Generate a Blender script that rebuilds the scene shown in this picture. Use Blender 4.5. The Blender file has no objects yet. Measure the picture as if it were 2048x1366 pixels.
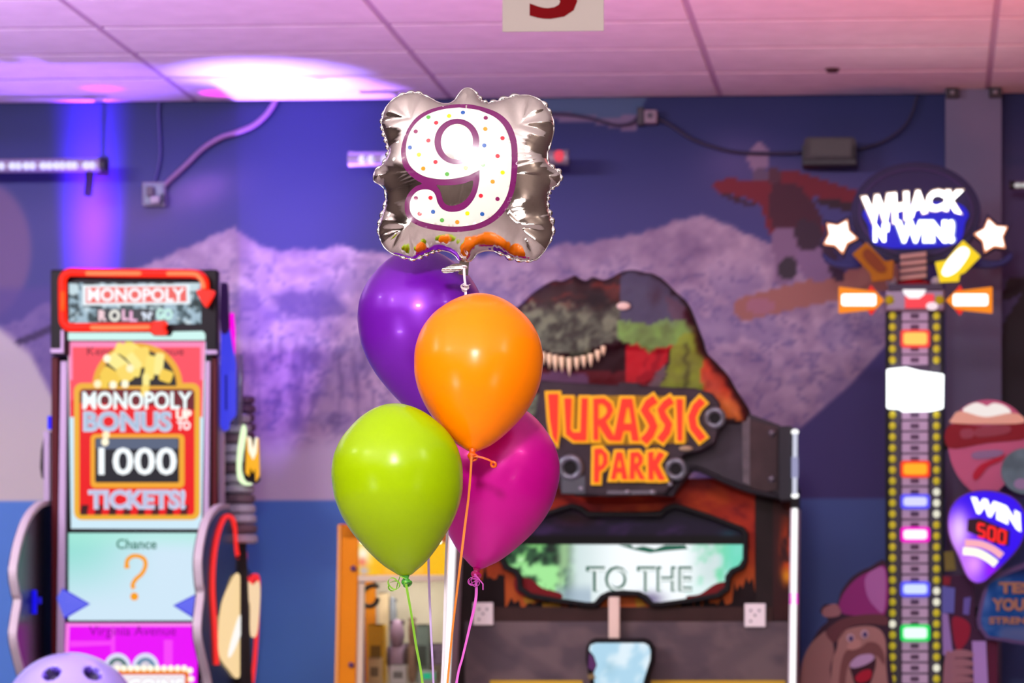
import bpy, bmesh, math, random
import numpy as np
from mathutils import Vector, Matrix
from mathutils.geometry import delaunay_2d_cdt, tessellate_polygon

random.seed(7)
RNG = np.random.default_rng(11)
sc = bpy.context.scene
COL = sc.collection
PI = math.pi

def lin1(c):
    c = c / 255.0
    return c / 12.92 if c <= 0.04045 else ((c + 0.055) / 1.055) ** 2.4
def lin(rgb):
    return tuple(lin1(c) for c in rgb[:3])

# ------------------------------------------------------------------ camera
# level camera 1.35 m above the floor; f = 6700 px on a 2048 px wide frame
F, CX, CY, CZ = 6700.0, 1454.0, 1300.0, 1.35
cam_d = bpy.data.cameras.new('camera')
cam = bpy.data.objects.new('camera', cam_d)
COL.objects.link(cam)
cam.location = (0, 0, CZ)
cam.rotation_euler = (PI / 2, 0, 0)
cam_d.sensor_width = 36.0
cam_d.sensor_fit = 'HORIZONTAL'
cam_d.lens = F * 36.0 / 2048.0
cam_d.shift_x = (1024 - CX) / 2048.0
cam_d.shift_y = (CY - 683) / 2048.0
cam_d.clip_start, cam_d.clip_end = 0.1, 100
cam_d.dof.use_dof = True
cam_d.dof.focus_distance = 6.55
cam_d.dof.aperture_fstop = 7.2
cam_d.dof.aperture_blades = 9
sc.camera = cam

sc.view_settings.view_transform = 'Standard'
sc.view_settings.look = 'None'
sc.view_settings.exposure = 0.0
sc.view_settings.gamma = 1.0
sc.view_settings.use_curve_mapping = False
try:
    sc.cycles.use_denoising = True
    sc.cycles.max_bounces = 8
    sc.cycles.sample_clamp_indirect = 6.0
except Exception:
    pass

# ------------------------------------------------------------------ room frame
TH = 0.0592                       # the back wall is turned 3.4 degrees to the lens
CT, ST = math.cos(TH), math.sin(TH)
D0 = 15.5
X0 = (1024 - CX) / F * D0
CEIL = 3.899

def W(px, py, d):                 # a point at distance d along the lens axis, world
    return Vector(((px - CX) * d / F, d, CZ + (CY - py) * d / F))
def room2world(p):
    x, y, z = p
    return Vector((X0 + x * CT + y * ST, D0 - x * ST + y * CT, z))
def world2room(p):
    wx, wy = p[0] - X0, p[1] - D0
    return Vector((wx * CT - wy * ST, wx * ST + wy * CT, p[2]))
def R(px, py, Y):                 # measured point on the plane room-y = Y (Y<0: in front of the wall)
    k, m = (px - CX) / F, (CY - py) / F
    t = (Y + D0 * CT + X0 * ST) / (k * ST + CT)
    w = world2room((k * t, t, 0))
    return Vector((w.x, Y, CZ + m * t))
def RX(px, py, X):                # measured point on the plane room-x = X
    k, m = (px - CX) / F, (CY - py) / F
    t = (X + X0 * CT - D0 * ST) / (k * CT - ST)
    w = world2room((k * t, t, 0))
    return Vector((X, w.y, CZ + m * t))

# ------------------------------------------------------------------ world and lamps
wld = bpy.data.worlds.new('world')
sc.world = wld
wld.use_nodes = True
wld.node_tree.nodes['Background'].inputs[0].default_value = (0.5, 0.42, 0.55, 1)
wld.node_tree.nodes['Background'].inputs[1].default_value = 0.05

def aim(o, target):
    o.rotation_euler = (Vector(target) - o.location).to_track_quat('-Z', 'Y').to_euler()
def area(name, loc, target, sx, sy, power, rgb, spread=PI):
    d = bpy.data.lights.new(name, 'AREA')
    d.shape = 'RECTANGLE'; d.size, d.size_y = sx, sy
    d.energy = power; d.color = rgb; d.spread = spread
    o = bpy.data.objects.new(name, d); COL.objects.link(o)
    o.location = loc; aim(o, target)
    return o
def spot(name, loc, target, ang, blend, power, rgb, radius=0.02):
    d = bpy.data.lights.new(name, 'SPOT')
    d.spot_size = ang; d.spot_blend = blend; d.energy = power; d.color = rgb
    d.shadow_soft_size = radius
    o = bpy.data.objects.new(name, d); COL.objects.link(o)
    o.location = loc; aim(o, target)
    return o

# hall lamps in front of and beside the lens: one big panel lamp, several small ceiling panels, added white fills that brighten the unseen ceiling
area('hall_lamp_main', (-0.62, 1.7, 3.55), W(930, 760, 6.5), 0.62, 0.42, 42, (1.0, 0.95, 0.92), 1.5)
for nm, loc, p, col in (('a', (-4.0, 4.0), 32, (1.0, 0.90, 0.76)), ('b', (-4.9, 6.0), 32, (1.0, 0.92, 0.85)), ('c', (2.7, 4.2), 26, (1.0, 0.92, 0.80)), ('d', (3.4, 6.6), 18, (1.0, 0.9, 0.8)), ('e', (-2.6, -1.6), 36, (1.0, 0.95, 0.9)), ('f', (1.6, -1.6), 36, (1.0, 0.95, 0.9))):
    area('ceiling_panel_' + nm, (loc[0], loc[1], CEIL - 0.02), (loc[0], loc[1], 0), 0.4, 0.4, p, col)
area('ceiling_fill_a', (-3.6, 2.6, 0.9), (-3.0, 3.0, CEIL), 0.8, 0.8, 330, (1.0, 0.93, 0.88), 2.4)
area('ceiling_fill_b', (2.4, 2.6, 0.9), (1.8, 3.0, CEIL), 0.8, 0.8, 100, (1.0, 0.93, 0.88), 2.4)
# lavender fills added out of view under the ceiling to brighten the mural
area('wall_fill_left', room2world((-2.9, -5.2, CEIL - 0.05)), room2world((-2.4, 0, 1.5)), 2.6, 0.3, 132, (0.97, 0.88, 1.0), 2.2)
area('wall_fill_right', room2world((1.2, -5.4, CEIL - 0.05)), room2world((1.2, 0, 1.5)), 2.6, 0.3, 34, (0.95, 0.82, 1.0), 2.2)
# coloured uplights on the ceiling
area('uplight_lavender', room2world((-2.8, -3.6, 0.95)), room2world((-2.6, -3.0, CEIL)), 1.6, 0.6, 40, (0.60, 0.32, 1.0), 1.9)
area('uplight_pink', room2world((0.0, -3.8, 0.95)), room2world((-0.1, -3.0, CEIL)), 1.6, 0.6, 22, (0.74, 0.26, 0.80), 1.9)
area('uplight_red', room2world((2.7, -4.4, 0.95)), room2world((2.5, -3.4, CEIL)), 1.0, 0.6, 40, (1.0, 0.20, 0.16), 1.8)
# blue-violet beams climbing the mural (the cans stand on the floor behind the games)
BXR, BXL = R(492, 800, 0).x, R(183, 400, 0).x
area('beam_left', room2world((BXL, -0.60, R(0, 1010, 0).z)), room2world((BXL, 0, R(0, 385, 0).z)), 0.16, 0.36, 11, (0.24, 0.03, 1.0), math.radians(9))
spot('beam_left_ceiling', room2world((R(250, 800, 0).x, -0.62, 0.72)), room2world((R(120, 150, -0.7).x, -0.62, CEIL)), math.radians(26), 0.8, 620, (0.26, 0.10, 1.0), 0.02)
spot('beam_left_magenta', room2world((R(250, 800, 0).x, -0.62, 0.72)), room2world((R(215, 170, -0.3).x, -0.40, CEIL)), math.radians(4.5), 0.8, 330, (1.0, 0.0, 0.8), 0.012)
spot('beam_right', room2world((BXR, -0.32, 0.55)), room2world((BXR + 0.25, -0.24, CEIL - 0.15)), math.radians(20), 0.95, 3200, (0.36, 0.17, 1.0), 0.005)
area('beam_right_halo', room2world(R(418, 860, -0.80)), room2world((R(590, 190, 0).x, -0.72, CEIL)), 0.08, 0.08, 9, (0.26, 0.20, 1.0), math.radians(34))
spot('beam_magenta', room2world((BXR - 0.04, -0.32, 0.62)), room2world((BXR - 0.07, -0.24, CEIL)), math.radians(4.0), 0.7, 900, (1.0, 0.0, 0.8), 0.012)


# ------------------------------------------------------------------ materials
MATS = {}
ALB = [1.0]                        # reflectance scale of the group of things being built
def mat(name, rgb=(200, 200, 200), rough=0.5, metal=0.0, spec=0.5, coat=0.0, emit=None, es=0.0, noise=None, sss=0.0):
    """Principled material; rgb and emit are display colours 0-255; noise=(scale, amount) mottles the colour, bump follows."""
    if name in MATS: return MATS[name]
    m = bpy.data.materials.new(name); m.use_nodes = True
    nt = m.node_tree; b = nt.nodes['Principled BSDF']
    c = tuple(k * ALB[0] for k in lin(rgb))
    b.inputs['Base Color'].default_value = (*c, 1)
    b.inputs['Roughness'].default_value = rough
    b.inputs['Metallic'].default_value = metal
    b.inputs['Specular IOR Level'].default_value = spec if ALB[0] == 1.0 or spec > 0.5 else 0.12
    b.inputs['Coat Weight'].default_value = coat
    b.inputs['Coat Roughness'].default_value = 0.08
    if sss:
        b.inputs['Subsurface Weight'].default_value = sss
        b.inputs['Subsurface Radius'].default_value = (0.03, 0.02, 0.02)
    if emit is not None:
        b.inputs['Emission Color'].default_value = (*lin(emit), 1)
        b.inputs['Emission Strength'].default_value = es
    if noise:
        tc = nt.nodes.new('ShaderNodeTexCoord')
        n = nt.nodes.new('ShaderNodeTexNoise'); n.inputs['Scale'].default_value = noise[0]; n.inputs['Detail'].default_value = 5
        nt.links.new(tc.outputs['Object'], n.inputs['Vector'])
        mr = nt.nodes.new('ShaderNodeMapRange'); mr.inputs[1].default_value = 0.3; mr.inputs[2].default_value = 0.7
        mr.inputs[3].default_value = 1 - noise[1]; mr.inputs[4].default_value = 1 + noise[1]
        nt.links.new(n.outputs['Fac'], mr.inputs[0])
        mx = nt.nodes.new('ShaderNodeVectorMath'); mx.operation = 'SCALE'
        mx.inputs[0].default_value = c
        nt.links.new(mr.outputs[0], mx.inputs['Scale'])
        nt.links.new(mx.outputs[0], b.inputs['Base Color'])
    MATS[name] = m
    return m
def emi(name, rgb, s=1.0):
    """Something that gives off light of its own: a screen, a lamp, a lit sign."""
    return mat(name, (20, 20, 20), 0.4, emit=rgb, es=s, spec=0.2)
def attr_mat(name, rough=0.6, emit=0.0, spec=0.1, base=1.0):
    if name in MATS: return MATS[name]
    m = bpy.data.materials.new(name); m.use_nodes = True
    nt = m.node_tree; b = nt.nodes['Principled BSDF']
    a = nt.nodes.new('ShaderNodeAttribute'); a.attribute_name = 'Col'
    b.inputs['Roughness'].default_value = rough
    b.inputs['Specular IOR Level'].default_value = spec
    if emit:
        nt.links.new(a.outputs['Color'], b.inputs['Emission Color'])
        b.inputs['Emission Strength'].default_value = emit
        b.inputs['Base Color'].default_value = (0.01, 0.01, 0.01, 1)
    else:
        sv = nt.nodes.new('ShaderNodeVectorMath'); sv.operation = 'SCALE'; sv.inputs['Scale'].default_value = ALB[0]
        nt.links.new(a.outputs['Color'], sv.inputs[0]); nt.links.new(sv.outputs[0], b.inputs['Base Color'])
    MATS[name] = m
    return m
def glass_mat(name, tint=(235, 235, 240), gloss=0.10):
    if name in MATS: return MATS[name]
    m = bpy.data.materials.new(name); m.use_nodes = True
    nt = m.node_tree; nt.nodes.remove(nt.nodes['Principled BSDF'])
    out = nt.nodes['Material Output']
    t = nt.nodes.new('ShaderNodeBsdfTransparent'); t.inputs[0].default_value = (*lin(tint), 1)
    g = nt.nodes.new('ShaderNodeBsdfGlossy'); g.inputs['Roughness'].default_value = 0.05
    mx = nt.nodes.new('ShaderNodeMixShader'); mx.inputs[0].default_value = gloss
    nt.links.new(t.outputs[0], mx.inputs[1]); nt.links.new(g.outputs[0], mx.inputs[2])
    nt.links.new(mx.outputs[0], out.inputs[0])
    MATS[name] = m
    return m

# ------------------------------------------------------------------ mesh building
class MB:
    def __init__(s): s.v, s.f, s.mi, s.cur = [], [], [], 0
    def add(s, vs, fs):
        n = len(s.v); s.v += [tuple(v) for v in vs]
        for f in fs: s.f.append(tuple(i + n for i in f)); s.mi.append(s.cur)
        return s
    def box(s, x0, x1, y0, y1, z0, z1):
        vs = [(x, y, z) for x in (x0, x1) for y in (y0, y1) for z in (z0, z1)]
        return s.add(vs, [(0, 1, 3, 2), (4, 6, 7, 5), (0, 4, 5, 1), (2, 3, 7, 6), (0, 2, 6, 4), (1, 5, 7, 3)])
    def prism(s, loops, fn0, fn1):
        """loops of 2-D points (first the outline, then holes); fn0 / fn1 map a 2-D point to the near and the far face."""
        flat = [p for l in loops for p in l]; n = len(flat)
        tris = tessellate_polygon([[Vector((p[0], p[1], 0)) for p in l] for l in loops])
        vs = [fn0(p) for p in flat] + [fn1(p) for p in flat]
        fs = [tuple(t) for t in tris] + [tuple(i + n for i in reversed(t)) for t in tris]
        o = 0
        for l in loops:
            k = len(l)
            for i in range(k):
                j = (i + 1) % k
                fs.append((o + i, o + j, o + j + n, o + i + n))
            o += k
        return s.add(vs, fs)
    def tube(s, path, r, n=10, caps=True):
        path = [Vector(p) for p in path]; m = len(path)
        rr = r if isinstance(r, (list, tuple)) else [r] * m
        t0 = (path[1] - path[0]).normalized()
        u = t0.orthogonal().normalized(); vs, fs = [], []
        for i, p in enumerate(path):
            t = (path[min(i + 1, m - 1)] - path[max(i - 1, 0)]).normalized()
            u = (u - t * u.dot(t)).normalized(); w = t.cross(u)
            for k in range(n):
                a = 2 * PI * k / n
                vs.append(p + (u * math.cos(a) + w * math.sin(a)) * rr[i])
        for i in range(m - 1):
            for k in range(n):
                a, b = i * n + k, i * n + (k + 1) % n
                fs.append((a, b, b + n, a + n))
        if caps: fs += [tuple(range(n - 1, -1, -1)), tuple(range((m - 1) * n, m * n))]
        return s.add(vs, fs)
    def strip(s, path, w, t, side=None):
        """flat band swept along path: width w along side, thickness t."""
        path = [Vector(p) for p in path]; m = len(path); vs, fs = [], []
        for i, p in enumerate(path):
            tg = (path[min(i + 1, m - 1)] - path[max(i - 1, 0)]).normalized()
            sd = side(i) if callable(side) else (side or tg.cross(Vector((0, 1, 0))))
            sd = Vector(sd); sd = (sd - tg * sd.dot(tg)).normalized(); nn = tg.cross(sd)
            for a, b in ((-1, -1), (1, -1), (1, 1), (-1, 1)): vs.append(p + sd * (a * w / 2) + nn * (b * t / 2))
        for i in range(m - 1):
            for k in range(4):
                a, b = i * 4 + k, i * 4 + (k + 1) % 4
                fs.append((a, b, b + 4, a + 4))
        fs += [(3, 2, 1, 0), tuple(range((m - 1) * 4, m * 4))]
        return s.add(vs, fs)
    def lathe(s, prof, n=24, org=(0, 0, 0), axis=(0, 0, 1)):
        """prof: (radius, height) along axis."""
        ax = Vector(axis).normalized(); u = ax.orthogonal().normalized(); w = ax.cross(u); o = Vector(org)
        vs, fs = [], []
        for r, h in prof:
            for k in range(n):
                a = 2 * PI * k / n
                vs.append(o + ax * h + (u * math.cos(a) + w * math.sin(a)) * max(r, 1e-5))
        m = len(prof)
        for i in range(m - 1):
            for k in range(n):
                a, b = i * n + k, i * n + (k + 1) % n
                fs.append((a, b, b + n, a + n))
        fs += [tuple(range(n - 1, -1, -1)), tuple(range((m - 1) * n, m * n))]
        return s.add(vs, fs)
    def ball(s, c, rx, ry, rz, n=16, m=10):
        vs, fs = [], []
        for i in range(m + 1):
            a = PI * i / m
            for k in range(n):
                b = 2 * PI * k / n
                vs.append((c[0] + rx * math.sin(a) * math.cos(b), c[1] + ry * math.sin(a) * math.sin(b), c[2] + rz * math.cos(a)))
        for i in range(m):
            for k in range(n):
                a, b = i * n + k, i * n + (k + 1) % n
                fs.append((a, a + n, b + n, b))
        return s.add(vs, fs)
    def torus(s, c, ax, R_, r_, n=24, m=8):
        ax = Vector(ax).normalized(); u = ax.orthogonal().normalized(); w = ax.cross(u); c = Vector(c); vs, fs = [], []
        for i in range(n):
            a = 2 * PI * i / n; d = u * math.cos(a) + w * math.sin(a)
            for k in range(m):
                b = 2 * PI * k / m
                vs.append(c + d * (R_ + r_ * math.cos(b)) + ax * (r_ * math.sin(b)))
        for i in range(n):
            for k in range(m):
                fs.append((i * m + k, ((i + 1) % n) * m + k, ((i + 1) % n) * m + (k + 1) % m, i * m + (k + 1) % m))
        return s.add(vs, fs)

def build(name, mb, mats, parent=None, origin=(0, 0, 0), smooth=False, bevel=0.0, recalc=True, weld=False):
    me = bpy.data.meshes.new(name)
    o = Vector(origin)
    me.from_pydata([Vector(v) - o for v in mb.v], [], mb.f)
    for m in (mats if isinstance(mats, (list, tuple)) else [mats]): me.materials.append(m)
    if any(mb.mi): me.polygons.foreach_set('material_index', mb.mi)
    if recalc or weld:
        bm = bmesh.new(); bm.from_mesh(me)
        if weld: bmesh.ops.remove_doubles(bm, verts=bm.verts, dist=1e-5)
        bmesh.ops.recalc_face_normals(bm, faces=bm.faces)
        bm.to_mesh(me); bm.free()
    if smooth: me.polygons.foreach_set('use_smooth', [True] * len(me.polygons))
    ob = bpy.data.objects.new(name, me); COL.objects.link(ob)
    if parent is not None: ob.parent = parent
    if bevel:
        bv = ob.modifiers.new('bevel', 'BEVEL'); bv.width = bevel; bv.segments = 2; bv.limit_method = 'ANGLE'
    return ob

def tag(o, label=None, cat=None, group=None, kind=None):
    if label: o['label'] = label
    if cat: o['category'] = cat
    if group: o['group'] = group
    if kind: o['kind'] = kind
    return o

class Thing:
    """An Empty at the thing's base in the room frame; its parts are authored in room coordinates."""
    def __init__(s, name, label, cat, base, group=None, kind=None):
        s.o = Vector(base)
        s.e = bpy.data.objects.new(name, None); COL.objects.link(s.e)
        s.e.empty_display_size = 0.1
        s.e.location = room2world(base); s.e.rotation_euler = (0, 0, -TH)
        tag(s.e, label, cat, group, kind)
    def part(s, name, mb, mats, sub=None, **k):
        return build(name, mb, mats, sub if sub is not None else s.e, s.o, **k)

def solo(name, mb, mats, base, label=None, cat=None, group=None, kind=None, **k):
    ob = build(name, mb, mats, None, base, **k)
    ob.location = room2world(base); ob.rotation_euler = (0, 0, -TH)
    return tag(ob, label, cat, group, kind)

# measured outline -> solid board facing the room
def board(pts, Y, th, mb=None, holes=()):
    mb = mb or MB()
    loops = [list(pts)] + [list(h) for h in holes]
    def f0(p): return R(p[0], p[1], Y)
    def f1(p): q = R(p[0], p[1], Y); return (q.x, Y + th, q.z)
    return mb.prism(loops, f0, f1)
def rbox(px0, py0, px1, py1, Y0, Y1, mb=None):
    mb = mb or MB(); a, b = R(px0, py0, Y0), R(px1, py1, Y0)
    return mb.box(min(a.x, b.x), max(a.x, b.x), Y0, Y1, min(a.z, b.z), max(a.z, b.z))
def rrect(x0, y0, x1, y1, r, n=6):
    pts = []
    for cx, cy, a0 in ((x1 - r, y0 + r, -90), (x1 - r, y1 - r, 0), (x0 + r, y1 - r, 90), (x0 + r, y0 + r, 180)):
        for i in range(n + 1):
            a = math.radians(a0 + 90 * i / n); pts.append((cx + r * math.cos(a), cy + r * math.sin(a)))
    return pts
def ell(cx, cy, rx, ry, n=32, a0=0, a1=360):
    full = abs(a1 - a0) >= 360
    return [(cx + rx * math.cos(math.radians(a0 + (a1 - a0) * i / (n if full else n - 1))), cy + ry * math.sin(math.radians(a0 + (a1 - a0) * i / (n if full else n - 1)))) for i in range(n)]
def rot(pts, c, deg):
    a = math.radians(deg); ca, sa = math.cos(a), math.sin(a)
    return [(c[0] + (x - c[0]) * ca - (y - c[1]) * sa, c[1] + (x - c[0]) * sa + (y - c[1]) * ca) for x, y in pts]
def stroke(path, w):
    """polygon around a polyline."""
    n = len(path); L, Rr = [], []
    for i in range(n):
        x0, y0 = path[max(i - 1, 0)]; x1, y1 = path[min(i + 1, n - 1)]
        dx, dy = x1 - x0, y1 - y0; l = math.hypot(dx, dy) or 1
        ww = (w[i] if isinstance(w, (list, tuple)) else w) / 2
        nx, ny = -dy / l * ww, dx / l * ww
        L.append((path[i][0] + nx, path[i][1] + ny)); Rr.append((path[i][0] - nx, path[i][1] - ny))
    return L + Rr[::-1]
def area2(p): return sum(p[i][0] * p[(i + 1) % len(p)][1] - p[(i + 1) % len(p)][0] * p[i][1] for i in range(len(p))) / 2
def grow(p, d):
    if area2(p) < 0: p = p[::-1]
    n = len(p); out = []
    for i in range(n):
        a, b, c = Vector(p[i - 1]), Vector(p[i]), Vector(p[(i + 1) % n])
        e0, e1 = (b - a).normalized(), (c - b).normalized()
        n0, n1 = Vector((e0.y, -e0.x)), Vector((e1.y, -e1.x))
        m = n0 + n1
        if m.length < 1e-6: m = n0
        m.normalize(); k = d / max(m.dot(n0), 0.55)
        out.append((b.x + m.x * k, b.y + m.y * k))
    return out
def smooth_loop(pts, n=6, closed=True):
    """Catmull-Rom through the points."""
    P = [Vector((*p, 0)) if len(p) == 2 else Vector(p) for p in pts]; m = len(P); out = []
    for i in range(m if closed else m - 1):
        if closed: a, b, c, d = P[i - 1], P[i], P[(i + 1) % m], P[(i + 2) % m]
        else: a, b, c, d = P[max(i - 1, 0)], P[i], P[i + 1], P[min(i + 2, m - 1)]
        for k in range(n):
            t = k / n
            out.append(0.5 * ((2 * b) + (c - a) * t + (2 * a - 5 * b + 4 * c - d) * t * t + (3 * b - a - 3 * c + d) * t ** 3))
    if not closed: out.append(P[-1])
    return [tuple(q)[:len(pts[0])] for q in out]
def curve3(pts, n=8): return [Vector(q) for q in smooth_loop([tuple(p) for p in pts], n, False)]

# lettering
_TX = {}
def text_geo(s, off=0.0):
    if (s, off) in _TX: return _TX[(s, off)]
    c = bpy.data.curves.new('lettering', 'FONT'); c.body = s; c.extrude = 0.5; c.offset = off; c.resolution_u = 3
    o = bpy.data.objects.new('lettering', c)
    me = bpy.data.meshes.new_from_object(o)
    vs = np.array([v.co[:] for v in me.vertices]); fs = [tuple(p.vertices) for p in me.polygons]
    bpy.data.objects.remove(o); bpy.data.curves.remove(c); bpy.data.meshes.remove(me)
    _TX[(s, off)] = (vs, fs)
    return vs, fs
def text(s, rect, Y, th, mb=None, off=0.0, ref=None, warp=None):
    """lettering fitted into a measured rectangle on the plane Y; warp(u, v) -> pixel overrides."""
    mb = mb or MB(); vs, fs = text_geo(s, off)
    rv = text_geo(s, ref)[0] if ref is not None else vs
    x0, x1, y0, y1 = rv[:, 0].min(), rv[:, 0].max(), rv[:, 1].min(), rv[:, 1].max()
    out = []
    for x, y, z in vs:
        u, v = (x - x0) / (x1 - x0), (y1 - y) / (y1 - y0)
        px, py = warp(u, v) if warp else (rect[0] + u * (rect[2] - rect[0]), rect[1] + v * (rect[3] - rect[1]))
        q = R(px, py, Y); out.append((q.x, Y + (0.5 - z) * th, q.z))
    return mb.add(out, fs)

# ------------------------------------------------------------------ numpy paint
def inpoly(px, py, poly):
    r = np.zeros(px.shape, bool); n = len(poly)
    for i in range(n):
        x0, y0 = poly[i]; x1, y1 = poly[(i + 1) % n]
        if y0 == y1: continue
        c = ((y0 > py) != (y1 > py)) & (px < (x1 - x0) * (py - y0) / (y1 - y0) + x0)
        r ^= c
    return r
def segdist(px, py, pts, closed=True):
    d = np.full(px.shape, 1e9); n = len(pts); w = np.zeros(px.shape); acc = 0.0
    for i in range(n if closed else n - 1):
        x0, y0 = pts[i]; x1, y1 = pts[(i + 1) % n]
        dx, dy = x1 - x0, y1 - y0; l2 = dx * dx + dy * dy + 1e-9
        t = np.clip(((px - x0) * dx + (py - y0) * dy) / l2, 0, 1)
        e = np.hypot(px - x0 - t * dx, py - y0 - t * dy)
        k = e < d
        d = np.where(k, e, d); w = np.where(k, acc + t * math.sqrt(l2), w); acc += math.sqrt(l2)
    return d, w
_NT = RNG.random((257, 257)); _NT[-1] = _NT[0]; _NT[:, -1] = _NT[:, 0]
def vnoise(x, y):
    x = np.mod(x, 256); y = np.mod(y, 256)
    i, j = np.floor(x).astype(int), np.floor(y).astype(int); u, v = x - i, y - j
    u, v = u * u * (3 - 2 * u), v * v * (3 - 2 * v)
    i1, j1 = (i + 1), (j + 1)
    return (_NT[i, j] * (1 - u) + _NT[i1, j] * u) * (1 - v) + (_NT[i, j1] * (1 - u) + _NT[i1, j1] * u) * v
def fbm(x, y, o=4):
    r, a, s = 0, 0.5, 0
    for k in range(o):
        r = r + a * vnoise(x * 2 ** k + 17 * k, y * 2 ** k + 31 * k); s += a; a *= 0.5
    return r / s
def sstep(a, b, x):
    t = np.clip((x - a) / (b - a), 0, 1); return t * t * (3 - 2 * t)
def mix(c, k, col):
    k = np.clip(k, 0, 1)[..., None] if np.ndim(k) else k
    return c * (1 - k) + np.array(col, float) * k
def tolin(c):
    c = np.clip(c, 0, 255) / 255.0
    return np.where(c <= 0.04045, c / 12.92, ((c + 0.055) / 1.055) ** 2.4)
def setcol(me, rgb):
    a = me.color_attributes.new('Col', 'FLOAT_COLOR', 'POINT')
    buf = np.ones((len(me.vertices), 4), np.float32); buf[:, :3] = tolin(rgb)
    a.data.foreach_set('color', buf.ravel())
def painted(thing, name, x0, y0, x1, y1, Y, cell, fn, m, th=0.004, sub=None, outline=None):
    """a print or screen: a thin panel on the plane Y, coloured point by point by fn(px, py)."""
    nx, ny = int((x1 - x0) / cell) + 2, int((y1 - y0) / cell) + 2
    gx, gy = np.meshgrid(np.linspace(x0, x1, nx), np.linspace(y0, y1, ny))
    mb = MB(); vs = [R(a, b, Y) for a, b in zip(gx.ravel(), gy.ravel())]
    fs = [(j * nx + i, (j + 1) * nx + i, (j + 1) * nx + i + 1, j * nx + i + 1) for j in range(ny - 1) for i in range(nx - 1)]
    mb.add(vs, fs)
    a, b = R(x0, y0, Y), R(x1, y1, Y)
    ob = thing.part(name, mb, m, sub=sub, recalc=False)
    setcol(ob.data, fn(gx.ravel(), gy.ravel()))
    if th:
        sm = ob.modifiers.new('thickness', 'SOLIDIFY'); sm.thickness = th; sm.offset = -1
    return ob
def cdt_region(loops, step, jitter=0.0):
    """triangulate the inside of loops (even-odd) with a regular interior grid."""
    pts, edges = [], []
    for l in loops:
        o = len(pts); n = len(l); rs = []
        for i in range(n):
            a, b = Vector(l[i]), Vector(l[(i + 1) % n]); k = max(1, int(round((b - a).length / step)))
            for j in range(k): rs.append(a + (b - a) * (j / k))
        pts += rs; n = len(rs)
        edges += [(o + i, o + (i + 1) % n) for i in range(n)]
    A = np.array([p[:] for p in pts])
    gx, gy = np.meshgrid(np.arange(A[:, 0].min(), A[:, 0].max(), step), np.arange(A[:, 1].min(), A[:, 1].max(), step))
    gx, gy = gx.ravel(), gy.ravel(); ins = np.zeros(gx.shape, bool); dm = np.full(gx.shape, 1e9)
    for l in loops:
        ins ^= inpoly(gx, gy, l); dm = np.minimum(dm, segdist(gx, gy, l)[0])
    k = ins & (dm > step * 0.55)
    pts += [Vector((a, b)) for a, b in zip(gx[k], gy[k])]
    v, e, f, *_ = delaunay_2d_cdt(pts, edges, [], 0, 1e-6)
    P = np.array([p[:] for p in v]); T = np.array([t for t in f if len(t) == 3])
    cx, cy = P[T].mean(1).T
    ins = np.zeros(cx.shape, bool)
    for l in loops: ins ^= inpoly(cx, cy, l)
    return P, T[ins]
def orient(vs, T, sign):
    a, b, c = vs[T[:, 0]], vs[T[:, 1]], vs[T[:, 2]]; n = np.cross(b - a, c - a)[:, 1] * sign
    T = T.copy(); k = n < 0; T[k] = T[k][:, ::-1]; return T
def region_print(parent, name, loop, Y, step, fn, m, sub=None, extra=None):
    P, T = cdt_region([loop], step); vs = np.array([R(x, y, Y)[:] for x, y in P]); mb = MB(); mb.add(vs.tolist(), orient(vs, T, -1).tolist())
    ob = parent.part(name, mb, m, sub=sub, recalc=False); setcol(ob.data, fn(P[:, 0], P[:, 1]))
    sm = ob.modifiers.new('thickness', 'SOLIDIFY'); sm.thickness = 0.003; sm.offset = -1
    return ob

# ================================================================== the room
RX0, RX1, RY0 = -7.2, 4.6, -18.6
m_floor = mat('vinyl floor', (176, 166, 168), 0.45, noise=(2, 0.1))
solo('floor', MB().box(RX0, RX1, RY0, 0.1, -0.1, 0), m_floor, (0, 0, 0), kind='structure')
m_side = mat('side wall paint', (122, 110, 104), 0.7, noise=(3, 0.08))
solo('wall_left', MB().box(RX0 - 0.1, RX0, RY0, 0.1, 0, CEIL + 0.1), m_side, (RX0, 0, 0), kind='structure')
solo('wall_right', MB().box(RX1, RX1 + 0.1, RY0, 0.1, 0, CEIL + 0.1), m_side, (RX1, 0, 0), kind='structure')
solo('wall_front', MB().box(RX0 - 0.1, RX1 + 0.1, RY0 - 0.1, RY0, 0, CEIL + 0.1), m_side, (0, RY0, 0), kind='structure')

# ceiling: a slab above the grid, tiles hung in the grid where the camera sees them
m_tile = mat('ceiling tile', (236, 228, 232), 0.9, noise=(8, 0.05))
m_grid = mat('ceiling grid', (196, 170, 192), 0.6)
cl = solo('ceiling', MB().box(RX0, RX1, RY0, 0.0, CEIL + 0.018, CEIL + 0.1), m_tile, (0, 0, CEIL), kind='structure')
xs = [R(p, 190, -0.05).x for p in (390, 900, 1440, 1975)]
pitch = (xs[3] - xs[0]) / 3
xs = [xs[0] - 2 * pitch, xs[0] - pitch] + xs + [xs[3] + pitch, xs[3] + 2 * pitch]
ys = [-0.0, -0.65, -1.26, -1.87, -2.48, -3.09, -3.70]
for i in range(len(xs) - 1):
    for j in range(len(ys) - 1):
        mb = MB(); g = 0.013
        mb.box(xs[i] + g, xs[i + 1] - g, ys[j + 1] + 0.028, ys[j] - 0.028, CEIL, CEIL + 0.016)
        t = build('ceiling_tile', mb, m_tile, cl, (0, 0, CEIL), bevel=0.004)
mb = MB()
for x in xs: mb.box(x - 0.010, x + 0.010, ys[-1], -0.001, CEIL + 0.006, CEIL + 0.0175)
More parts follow.
